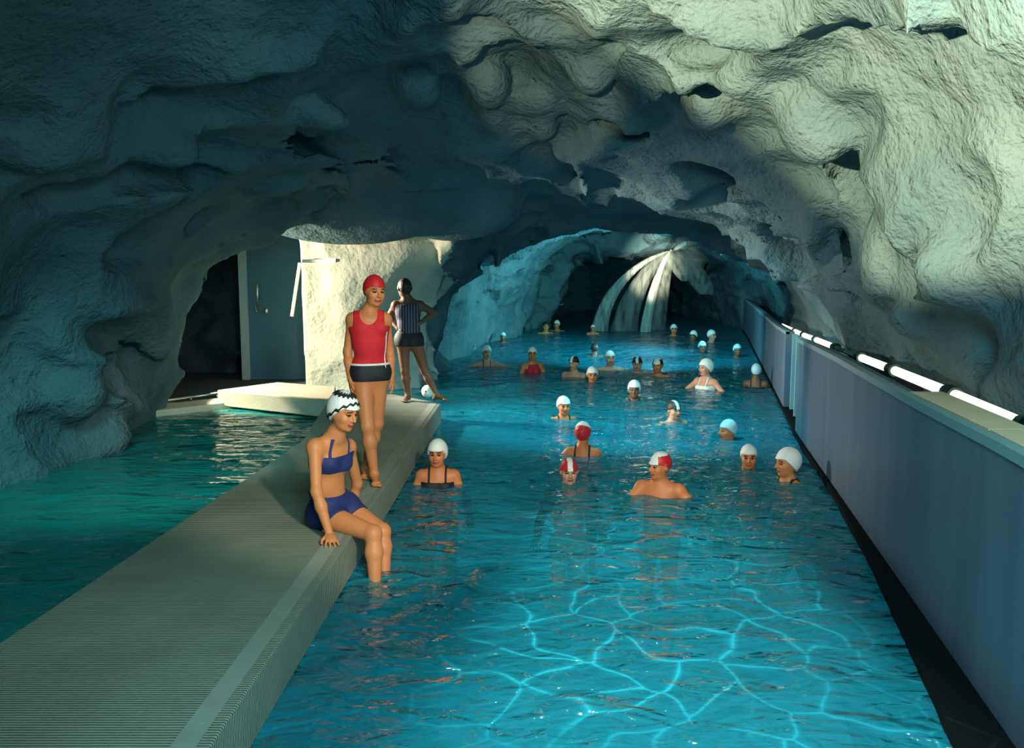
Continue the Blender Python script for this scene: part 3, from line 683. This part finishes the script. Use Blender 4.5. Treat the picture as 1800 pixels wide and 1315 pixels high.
def cap(B, body, c, R, s, vox, style, m, parent):
    """bathing cap following the skull down to the brow, the ears and the nape"""
    def loc(X, Y, Z):
        x, y, z = X-c[0], Y-c[1], Z-c[2]
        return [(x*R[0, i]+y*R[1, i]+z*R[2, i])/s for i in range(3)]
    def region(X, Y, Z):
        x, y, z = loc(X, Y, Z)
        if style == 'man': return -(z - .020 + np.maximum(-(y-.045), 0)*.42)*s*.9
        return -(z - .038 + np.maximum(-(y-.058), 0)*1.05 )*s*.7 if style == 'long' else -(z - .036 + np.maximum(-(y-.055), 0)*.80)*s*.78
    def warp(X, Y, Z):
        x, y, z = loc(X, Y, Z)
        return (.004*np.sin(x*190)*np.sin(y*170)*np.sin(z*180) if style in ('ruffle',) else 0*x*y*z)
    mi = None
    if isinstance(m, (list, tuple)):
        def mi(P):
            q = (P-c) @ R / s; return np.where(np.abs(q[:, 0]) < .024, 1, 0)
        if len(m) == 3:
            m = m[:2]
            def mi(P):
                q = (P-c) @ R / s; return np.where(q[:, 1]*.5 + q[:, 2] < .045, 0, 1) * (q[:, 1] < .2)
    off = .016*s if style == 'ruffle' else (.018*s if style == 'long' else .008*s)
    return B.mesh('bathing_cap', vox, m, parent, groups=('h',), off=off, region=region, mi=mi, warp=warp)
def hand(B, wrist, d, n, side, s=1.0, curl=.5, spread=.18):
    """d: pointing direction, n: palm normal (towards palm), side = +1/-1 thumb side"""
    d = unit(d); n = unit(np.array(n) - d*(np.array(n)@d)); l = np.cross(d, n)*side
    kn = wrist + d*.085*s
    B.cone('d', wrist, wrist+d*.045*s, .024*s, .030*s, .012, n, .62); B.cone('d', wrist+d*.04*s, kn-d*.012*s, .032*s, .034*s, .012, n, .48)
    for i, (o, L) in enumerate(((.030, .070), (.010, .078), (-.011, .073), (-.030, .058))):
        b0 = kn + l*o*s - d*.008*s; dd = unit(d + l*o*spread*30 + n*curl*.35); m1 = b0 + dd*L*.5*s; d2 = unit(dd + n*curl*.9); e = m1 + d2*L*.5*s
        B.cone('d', b0, m1, .0088*s, .0082*s, .006); B.cone('d', m1, e, .0082*s, .0068*s, .004)
    t0 = wrist + d*.025*s + l*.024*s; t1 = t0 + unit(d*.7 + l*.75 + n*.2)*.042*s; t2 = t1 + unit(d*.9+l*.25+n*.3)*.032*s
    B.cone('d', t0, t1, .0125*s, .010*s, .010); B.cone('d', t1, t2, .010*s, .008*s, .004)
def foot(B, ankle, d, s=1.0):
    d = unit([d[0], d[1], 0]); r = np.array([d[1], -d[0], 0]); fz = ankle[2] - .075*s
    heel = np.array([ankle[0], ankle[1], fz+.030*s]) - d*.035*s; ball = np.array([ankle[0], ankle[1], fz+.020*s]) + d*.125*s
    B.cone('l', ankle, heel, .034*s, .030*s, .02); B.cone('l', ankle-np.array([0, 0, .01]), ball, .034*s, .024*s, .03)
    B.cone('l', ball-r*.018*s, ball+r*.022*s, .020*s, .019*s, .02)
    for i, o in enumerate((-.030, -.014, .001, .015, .028)):
        b0 = ball + r*o*s; b0[2] = fz+.014*s; B.cone('l', b0, b0 + d*(.045-.005*i)*s, (.013-.0012*i)*s, (.011-.001*i)*s, .006)
def figure(J, fr, female=True, s=1.0, bust=1.0):
    """J: joints in world metres; fr: body front direction"""
    B = Body(); fr = unit(fr)
    N, SA, SB, HA, HB = J['neck'], J['sa'], J['sb'], J['ha'], J['hb']; mid = (SA+SB)/2; P = (HA+HB)/2; W = J.get('waist', mid*.42+P*.58)
    lat = unit(SB-SA); up = unit(mid-W); nf = unit(fr - up*(fr@up))
    chest = mid*.72 + W*.28
    rw = (.118, .098, .112) if female else (.130, .112, .108)
    B.cone('t', mid - up*.06*s, chest - up*.04*s, rw[0]*s*.88, rw[0]*s, .05, nf, .74)
    B.cone('t', chest - lat*.045*s, chest + lat*.045*s, rw[0]*s*.88, rw[0]*s*.88, .05, nf, .8)
    B.cone('t', chest, W, rw[0]*s, rw[1]*s, .05, nf, .78); B.cone('t', W - lat*.025*s, W + lat*.025*s, rw[1]*s*.9, rw[1]*s*.9, .05, nf, .85)
    B.cone('t', W, P + up*.01, rw[1]*s, rw[2]*s, .06, nf, .84)
    B.cone('t', HA*.9+P*.1 + up*.015*s, HB*.9+P*.1 + up*.015*s, .098*s, .098*s, .06, nf, .92)
    B.cone('t', SA*.88+mid*.12, SB*.88+mid*.12, .046*s, .046*s, .05)
    B.cone('t', mid + up*.0*s, N + up*.03*s, .06*s, .047*s, .05); B.cone('t', N, SA*.72+mid*.28, .040*s, .040*s, .05); B.cone('t', N, SB*.72+mid*.28, .040*s, .040*s, .05)
    B.cone('h2', N, J['head'] - np.array([0, 0, .05])*s, .050*s if female else .058*s, .048*s, .03)
    if female:
        for sg in (-1, 1): B.ell('t', chest + lat*sg*.066*s + nf*.066*s*bust - up*.012*s, np.array([.056, .052, .056])*s*bust, None, .035)
    for H in (HA, HB): B.ell('t', H*.75+P*.25 - nf*.055*s - up*.03*s, np.array([.082, .075, .085])*s, None, .05)
    for S, E, Wr in ((SA, J['ea'], J['wa']), (SB, J['eb'], J['wb'])):
        f_ = 1.0 if female else 1.15
        B.ell('a', S, np.array([.052, .052, .052])*s*f_, None, .03)
        B.cone('a', S, E, .044*s*f_, .035*s*f_, .03); B.cone('a', E, E*.65+Wr*.35, .034*s*f_, .036*s*f_, .02); B.cone('a', E*.65+Wr*.35, Wr, .036*s*f_, .024*s*f_, .02)
    for H, K, A in ((HA, J['ka'], J['aa']), (HB, J['kb'], J['ab'])):
        B.cone('l', H, K, .088*s, .054*s, .045); B.ell('l', K, np.array([.053, .055, .058])*s, None, .02)
        calf = K*.68+A*.32 - nf*.012*s*0; B.cone('l', K, calf, .048*s, .054*s, .02); B.cone('l', calf, A, .053*s, .033*s, .03)
    return B, dict(mid=mid, P=P, W=W, lat=lat, up=up, nf=nf, chest=chest)
def half(p, n): p = np.array(p, float); n = unit(n); return lambda X, Y, Z: (X-p[0])*n[0]+(Y-p[1])*n[1]+(Z-p[2])*n[2]   # negative on the side opposite n
def slab(p, n, hw): f = half(p, n); return lambda X, Y, Z: np.abs(f(X, Y, Z)) - hw
mx = lambda *fs: (lambda X, Y, Z: np.maximum.reduce(np.broadcast_arrays(*[f(X, Y, Z) for f in fs])))
mn = lambda *fs: (lambda X, Y, Z: np.minimum.reduce(np.broadcast_arrays(*[f(X, Y, Z) for f in fs])))
neg = lambda f: (lambda X, Y, Z: -f(X, Y, Z))
def skin_mats(k): return [M['skin_'+k], M['lips'], M['eye'], M['teeth']]

# ---- woman in red, walking along the deck
Y0 = PZ(662, 849, .25)[1]; q = lambda px, py, dy=0.0: PY(px, py, Y0 + dy)
J = dict(neck=q(650, 549, .0), head=q(658, 510, -.02), sa=q(620, 562, .02), sb=q(677, 562, .06), ea=q(611, 618, .03), wa=q(616, 668, -.03), eb=q(685, 616, .14), wb=q(689, 662, .10),
         waist=q(650, 603, .02), ha=q(636, 656, .02), hb=q(665, 656, .06), ka=q(646, 750, -.06), aa=q(658, 836, -.02), kb=q(662, 744, .12), ab=q(643, 824, .22))
J['aa'][2] = .25+.078; J['ab'][2] = .25+.078
fr = unit([.45, -.9, 0]); B, G = figure(J, fr, True, .97, .95)
hd = unit([.55, -.85, -.16]); Rh = frame(hd, [0.06, 0, 1]); head(B, J['head'], Rh, 1.0, ears=False)
foot(B, J['aa'], [.28, -1], .95); foot(B, J['ab'], [.12, -1], .95)
hand(B, J['wa'], unit([.12, -.1, -1]), [1, .2, 0], 1, .92, .5); hand(B, J['wb'], unit([.10, 0, -1]), [-1, 0, 0], -1, .92, .6)
pw_ = B.mesh('person', .0045, skin_mats('tan'), mi=face_idx(J['head'], Rh, 1.0, True)); tag(pw_, 'smiling person in a red tunic swimsuit and red cap standing on the walkway', 'person')
up, nf, lat = G['up'], G['nf'], G['lat']; mid, Pp = G['mid'], G['P']
def neckl(X, Y, Z):
    x = (X-mid[0])*lat[0]+(Y-mid[1])*lat[1]+(Z-mid[2])*lat[2]; z = (X-mid[0])*up[0]+(Y-mid[1])*up[1]+(Z-mid[2])*up[2]
    scoop = (1 - np.sqrt((x/.068)**2 + ((z-.035)/.080)**2))*.068
    return np.maximum(np.maximum(z-.07, scoop), np.where(z > -.055, np.abs(x) - .118, -.05))           # negative below the neckline
hem = half(q(650, 640), [0, 0, -1]); straps = mn(slab(mid + lat*.090, lat, .026), slab(mid - lat*.090, lat, .026))
B.mesh('tunic', .0055, M['red_suit'], pw_, ('t',), .012, mx(hem, neckl), lo=None)
B.mesh('hem_trim', .0055, M['white'], pw_, ('t',), .017, slab(q(650, 640), [0, 0, 1], .009))
B.mesh('trim', .0055, M['white'], pw_, ('t',), .0155, mx(slab(mid+lat*.118+nf*.03, unit(lat - nf*.30), .006), half(mid - up*.10, up), half(q(650, 668), [0, 0, -1]), neg(half(mid, nf))))
B.mesh('shorts', .0055, M['black_suit'], pw_, ('t', 'l'), .008, mx(half(q(650, 636), [0, 0, 1]), half(Pp-up*.055, [0, 0, -1]), mn(half(Pp - up*.0, [0, 0, -1]), half(Pp-up*.10, [0, 0, -1]))))
c_ = cap(B, pw_, J['head'], Rh, 1.0, .0045, 'plain', M['red'], pw_)

# ---- woman in navy bikini, sitting on the edge
ed = wr[2][0]
q = lambda px, py, Y: PY(px, py, Y)
J = dict(neck=q(590, 765, 5.36), head=q(604, 722, 5.32), sa=q(553, 786, 5.28), sb=q(612, 786, 5.52), ea=q(556, 864, 5.16), wa=q(579, 930, 5.12), eb=q(628, 850, 5.66), wb=q(612, 905, 5.72),
         waist=q(574, 852, 5.44), ha=q(566, 903, 5.42), hb=q(606, 893, 5.58), ka=q(656, 938, 5.22), aa=q(660, 1043, 5.12), kb=q(672, 934, 5.42), ab=q(677, 1020, 5.32))
J['ha'][2] = .25+.085; J['hb'][2] = .25+.085; J['wa'][2] = .25+.05
fr = unit([.80, -.60, 0]); B, G = figure(J, fr, True, .97, .95)
hd = unit([.80, -.52, -.28]); Rh = frame(hd, [.12, 0, 1]); head(B, J['head'], Rh, 1.0, ears=False)
foot(B, J['aa'], [.8, -.6], .9); foot(B, J['ab'], [.8, -.6], .9)
hand(B, J['wa'], unit([.35, -1, -.28]), [0, 0, -1], -1, .92, .15, .25)
hand(B, J['wb'], unit([.7, -.5, -.3]), [0, 0, -1], 1, .92, .15)
ps = B.mesh('person', .0042, skin_mats('tan'), mi=face_idx(J['head'], Rh, 1.0, True)); tag(ps, 'person in a navy bikini sitting on the walkway edge with legs in the water', 'person')
up, nf, lat = G['up'], G['nf'], G['lat']; mid, Pp, ch, Wv = G['mid'], G['P'], G['chest'], G['W']
strap = mx(mn(slab(mid+lat*.078, lat, .008), slab(mid-lat*.078, lat, .008)), half(mid+up*.09, up))
B.mesh('bikini_top', .005, M['navy'], ps, ('t',), .007, mx(half(ch-up*.065, -up), half(ch+up*.048, up)))
B.mesh('strap', .004, M['navy'], ps, ('t', 'a'), .006, mx(strap, half(ch+up*.035, -up)))
B.mesh('bikini_bottom', .005, M['navy'], ps, ('t', 'l'), .009, mx(half(Wv-up*.045, up), half(Pp + nf*.12, nf*1.0 - up*.35), half(Pp-up*.2, -up)))
cp_ = cap(B, ps, J['head'], Rh, 1.0, .0045, 'long', M['white_cloth'], ps)
# dark zigzag bands of the cap: two rings of triangular teeth
def cap_ring(zc_, tilt, amp, th, name):
    def reg(X, Y, Z):
        x, y, z = [(X-J['head'][0])*Rh[0, i]+(Y-J['head'][1])*Rh[1, i]+(Z-J['head'][2])*Rh[2, i] for i in range(3)]
        a = np.arctan2(x, y); zz = np.abs(((a*13/(2*PI)) % 1) - .5)*2*amp
        return np.abs(z - zc_ + tilt*np.maximum(-(y-.055), -.05) - zz*.5) - th
    return B.mesh(name, .0042, M['black_suit'], ps, ('h',), .024, reg)
cap_ring(.040, .98, .040, .010, 'zigzag_band'); cap_ring(.108, .10, .030, .010, 'zigzag_band')

# ---- man with hands on hips at the far end
Y0 = PZ(716, 705, .25)[1]; q = lambda px, py, dy=0.: PY(px, py, Y0+dy)
J = dict(neck=q(716, 527), head=q(711, 506, -.02), sa=q(696, 537), sb=q(738, 537), ea=q(684, 556, .12), wa=q(700, 578, -.03), eb=q(764, 550, .12), wb=q(740, 567, -.03),
         waist=q(719, 572), ha=q(708, 598), hb=q(730, 598), ka=q(712, 652, -.02), aa=q(717, 698), kb=q(747, 652, .03), ab=q(768, 694))
J['aa'][2] = .25+.08; J['ab'][2] = .25+.08
B, G = figure(J, [0, 1, 0], False, 1.02); Rh = frame(unit([-.45, .9, 0]), [0, 0, 1]); head(B, J['head'], Rh, 1.02)
foot(B, J['aa'], [-.2, -1]); foot(B, J['ab'], [.7, -.3])
hand(B, J['wa'], unit([.6, -.2, -.6]), [1, 0, 0], 1, 1, .4); hand(B, J['wb'], unit([-.6, -.2, -.4]), [-1, 0, 0], -1, 1, .4)
pm = B.mesh('person', .008, skin_mats('dark'), mi=face_idx(J['head'], Rh, 1.02)); tag(pm, 'dark-haired person in a striped vest and black trunks, hands on hips, seen from behind', 'person')
up, nf, lat = G['up'], G['nf'], G['lat']; mid, Pp = G['mid'], G['P']
B.mesh('vest', .009, M['striped'], pm, ('t',), .010, mx(half(q(720, 587), [0, 0, -1]), half(mid+up*.02, up), slab(mid, lat, .15)))
B.mesh('trunks', .009, M['black_suit'], pm, ('t', 'l'), .012, mx(half(q(720, 584), [0, 0, 1]), half(q(720, 608), [0, 0, -1])))
def reg(X, Y, Z):
    x, y, z = [(X-J['head'][0])*Rh[0, i]+(Y-J['head'][1])*Rh[1, i]+(Z-J['head'][2])*Rh[2, i] for i in range(3)]
    return -(z - .045 + np.maximum(-(y-.05), 0)*1.0)*.7
B.mesh('hair', .007, M['hair'], pm, ('h',), .014, reg)
# white ball by his foot
b = PZ(752, 699, .25); 
def sphere(name, c, r, m, squash=1.0):
    V, F = [], []; n, k = 20, 12
    for i in range(k+1):
        for j in range(n): a, t = 2*PI*j/n, PI*i/k; V.append((c[0]+r*math.sin(t)*math.cos(a), c[1]+r*math.sin(t)*math.sin(a), c[2]+r*squash*math.cos(t)))
    for i in range(k):
        for j in range(n): F.append((i*n+j, (i+1)*n+j, (i+1)*n+(j+1) % n, i*n+(j+1) % n))
    return meshobj(name, np.array(V), F, m)
bl = empty('ball', (0, 0, 0)); tag(bl, 'small white ball on the walkway end beside the striped-vest person', 'ball')
o = sphere('ball_skin', (b[0], b[1], .25+.085), .085, M['white']); o.parent = bl
o = sphere('valve', (b[0]-.02, b[1]-.083, .25+.095), .012, M['socket']); o.parent = bl

# ---- swimmers: (px of the head, py of cap top, py of the waterline, facing yaw (0 = towards viewer, + = viewer's right), head yaw, cap, suit, skin, arms, size, label)
SW = [
 (770, 773, 851, 0, -8, ('long', 'white_cloth'), 'black_suit', 'orange', 'down', 1.0, 'swimmer in a white cap and dark halter suit nearest the walkway, facing us'),
 (1160, 795, 868, -25, -62, ('man', 'redwhite2'), None, 'orange', 'right', 1.0, 'bare-shouldered swimmer in a red cap with a white rim, looking left'),
 (1000, 806, 847, 0, 4, ('man', 'redwhite'), None, 'rosy', 'down', 1.0, 'swimmer up to the chin in a red cap with a white centre band, facing us'),
 (1024, 743, 798, 170, 165, ('ruffle', 'white_red'), 'black_suit', 'orange', 'right', .98, 'swimmer seen from behind in a white-topped red cap'),
 (990, 697, 735, 10, 15, ('ruffle', 'white_cloth'), 'black_suit', 'orange', 'down', 1.0, 'swimmer in a ruffled white cap in the middle of the pool, left of the others'),
 (1183, 705, 741, 20, 25, ('man', 'whitedark'), None, 'rosy', 'down', 1.0, 'swimmer in a white and dark cap alone mid-pool, pink face'),
 (1281, 738, 771, -60, -75, ('plain', 'blue_white'), None, 'orange', 'down', 1.05, 'swimmer in a pale blue cap looking left'),
 (1315, 782, 821, -10, -12, ('plain', 'white_cloth'), None, 'orange', 'close', 1.0, 'swimmer in a close white cap up to the chin, left of the large-capped one'),
 (1386, 788, 843, -60, -80, ('long', 'white_cloth'), 'black_suit', 'tan', 'close', 1.1, 'swimmer in a large white cap looking left beside the right wall'),
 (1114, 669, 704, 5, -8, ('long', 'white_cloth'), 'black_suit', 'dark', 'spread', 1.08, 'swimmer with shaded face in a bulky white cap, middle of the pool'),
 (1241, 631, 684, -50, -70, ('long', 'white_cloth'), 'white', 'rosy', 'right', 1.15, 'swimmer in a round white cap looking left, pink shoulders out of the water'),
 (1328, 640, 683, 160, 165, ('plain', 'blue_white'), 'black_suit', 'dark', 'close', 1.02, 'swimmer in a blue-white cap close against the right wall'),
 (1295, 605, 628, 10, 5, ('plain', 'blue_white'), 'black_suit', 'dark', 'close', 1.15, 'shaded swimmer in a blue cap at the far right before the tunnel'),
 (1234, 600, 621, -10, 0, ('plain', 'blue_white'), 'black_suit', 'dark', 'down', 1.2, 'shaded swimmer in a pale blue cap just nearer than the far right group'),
 (1250, 580, 602, 30, 40, ('plain', 'white_cloth'), None, 'rosy', 'spread', 1.3, 'far swimmer in a white cap with an arm stretched to the right'),
 (1219, 581, 598, -30, -40, ('plain', 'white_cloth'), 'black_suit', 'dark', 'down', 1.3, 'far swimmer in a white cap facing left in the right-hand group'),
 (1184, 570, 590, 0, 0, ('plain', 'white_cloth'), 'red_suit', 'orange', 'spread', 1.3, 'far sunlit swimmer in a white cap right of the waterfall'),
 (855, 607, 643, 10, 20, ('ruffle', 'white_cloth'), 'black_suit', 'rosy', 'spread', 1.15, 'swimmer in a big white cap with arms spread, leftmost near the cave wall'),
 (935, 610, 655, 20, 0, ('plain', 'white_cloth'), 'red_suit', 'orange', 'down', 1.12, 'swimmer in a white cap and red suit standing high in the water'),
 (1009, 626, 662, -30, -35, ('man', 'whitedark'), None, 'rosy', 'close', 1.12, 'swimmer in a white cap with dark side, next to the ruffled cap'),
 (1041, 645, 671, 0, 0, ('ruffle', 'white_cloth'), 'black_suit', 'orange', 'close', 1.15, 'swimmer in a ruffled white cap, lowest of the row of five'),
 (1072, 617, 650, 0, 5, ('plain', 'white_cloth'), None, 'rosy', 'spread', 1.2, 'broad-shouldered swimmer in a white cap with arms stretched sideways'),
 (1120, 627, 656, -15, -10, ('man', 'whitedark'), None, 'rosy', 'close', 1.15, 'swimmer in a half white, half dark cap between two others'),
 (1156, 629, 660, -20, -25, ('man', 'whitedark2'), None, 'orange', 'close', 1.2, 'swimmer in a dark cap with a white rim, rightmost of the row of five'),
 (979, 563, 582, -20, -20, ('plain', 'white_cloth'), None, 'orange', 'close', 1.25, 'far swimmer in a white cap by the left end of the tunnel mouth'),
 (959, 566, 586, 10, 10, ('hair', 'hair'), None, 'tan', 'close', 1.25, 'far bareheaded dark-haired swimmer against the left cave wall'),
 (884, 584, 603, 0, 0, ('plain', 'blue_white'), 'navy', 'dark', 'close', 1.0, 'small dim swimmer in a blue cap at the foot of the left cave wall'),
 (1042, 571, 588, 0, 0, ('plain', 'white_cloth'), None, 'tan', 'down', .9, 'small far swimmer in a white cap under the left jet of the waterfall'),
 (1045, 604, 626, 180, 180, ('hair', 'hair'), 'black_suit', 'dark', 'down', 1.0, 'bareheaded dark swimmer seen from behind in front of the waterfall'),
]
CAPM = dict(redwhite=[M['red'], M['white_cloth']], redwhite2=[M['red'], M['white_cloth']], white_red=[M['red'], M['white_cloth'], 0], whitedark=[M['hair'], M['white_cloth']], whitedark2=[M['hair'], M['white_cloth']])
for (px, ty, wy, yaw, hyaw, (cst, cm), suit, skin, arms, sz, label) in SW:
    base = PZ(px, wy); D = base[1]; top = PY(px, ty, D)[2]; s = sz
    cap_h = .115*s if cst in ('long', 'ruffle') else .108*s
    hz = top - cap_h                                   # skull centre height
    vox = .0065 if D < 9.5 else (.009 if D < 15 else (.014 if D < 21 else .018))
    a = math.radians(yaw); f = np.array([math.sin(a), -math.cos(a), 0]); r = np.array([math.cos(a), math.sin(a), 0]); O = np.array([0, 0, 0.]); Z = np.array([0, 0, 1.])
    nk = Z*(hz-.165*s); sh = hz-.215*s; hip = hz-.70*s
    def sd(sg, w_, fz, z): return r*sg*w_*s + f*fz*s + Z*z
    man = suit is None
    shw = .165 if man else .148
    if arms == 'spread': E = [sd(sg, .32, .06, min(sh-.06*s, -.01)) for sg in (-1, 1)]; Wd = [sd(sg, .46, .22, -.05) for sg in (-1, 1)]
    elif arms == 'right': E = [sd(-1, .30, .20, sh-.20*s), sd(1, .33, .02, sh-.14*s)]; Wd = [sd(-1, .34, .42, sh-.22*s), sd(1, .44, .26, sh-.20*s)]
    elif arms == 'close': E = [sd(sg, .20, .06, sh-.26*s) for sg in (-1, 1)]; Wd = [sd(sg, .12, .20, sh-.34*s) for sg in (-1, 1)]
    else: E = [sd(sg, .27, .04, sh-.26*s) for sg in (-1, 1)]; Wd = [sd(sg, .30, .26, sh-.34*s) for sg in (-1, 1)]
    az = FL + .085*s; leg = hip - az; LL = .82*s
    bend = math.sqrt(max(0, (LL/2)**2 - (leg/2)**2)) if leg < LL else 0
    if leg > LL + .02: az = hip - LL
    J = dict(neck=nk, head=Z*hz + f*.02, sa=sd(-1, shw, 0, sh), sb=sd(1, shw, 0, sh), ea=E[0], eb=E[1], wa=Wd[0], wb=Wd[1], ha=sd(-1, .09, 0, hip), hb=sd(1, .09, 0, hip))
    for n_, sg in (('a', -1), ('b', 1)):
        J['a'+n_] = r*sg*.12*s + Z*az; J['k'+n_] = (J['h'+n_]+J['a'+n_])/2 + f*bend
    B, G = figure(J, f, not man, s); ha = math.radians(hyaw); hf = np.array([math.sin(ha), -math.cos(ha), -.08]); Rh = frame(hf, Z)
    head(B, J['head'], Rh, s, ears=(cst in ('man', 'hair')))
    for w_, e_, sg in ((J['wa'], J['ea'], 1), (J['wb'], J['eb'], -1)): hand(B, w_, unit(w_-e_), [0, 0, -1], sg, s, .3)
    for n_ in 'ab': foot(B, J['a'+n_], f, s)
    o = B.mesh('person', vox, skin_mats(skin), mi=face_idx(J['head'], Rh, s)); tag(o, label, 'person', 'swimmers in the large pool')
    if suit:
        up, nf, lat = G['up'], G['nf'], G['lat']
        st_ = mx(mn(slab(G['mid']+lat*.075, lat, .010), slab(G['mid']-lat*.075, lat, .010)), half(G['mid']+up*.09, up))
        if suit == 'red_suit': st_ = mx(slab(G['mid'], lat, .11), half(G['mid']+up*.03, up))
        B.mesh('swimsuit', max(vox, .008), M[suit], o, ('t',), .009, mx(mn(half(G['chest']+up*.035, up), st_), half(G['P']-up*.1, -up)))
    if cst == 'hair':
        c0 = J['head']
        def reg(X, Y, Z_, c0=c0, Rh=Rh, s=s):
            x, y, z = [((X-c0[0])*Rh[0, i]+(Y-c0[1])*Rh[1, i]+(Z_-c0[2])*Rh[2, i])/s for i in range(3)]
            return -(z - .045 + np.maximum(-(y-.05), 0)*1.0)*.7*s
        B.mesh('hair', vox, M['hair'], o, ('h',), .014*s, reg)
    else:
        mm = CAPM.get(cm) or M[cm]
        cc = cap(B, o, J['head'], Rh, s, vox, cst, mm, o)
        if cm in ('redwhite2', 'whitedark2'):             # white rim round the coloured crown
            c0 = J['head']
            P_ = np.array([v.co for v in cc.data.vertices]); F_ = np.array([list(p.vertices) for p in cc.data.polygons]); qq = ((P_[F_].mean(1)-c0) @ Rh)/s
            cc.data.polygons.foreach_set('material_index', ((qq[:, 1]*.9 + qq[:, 2]*.25 > .062) | (qq[:, 2] > .088)).astype(np.int32))
    o.location = (base[0], base[1], 0)
print('done objects', len(bpy.data.objects))
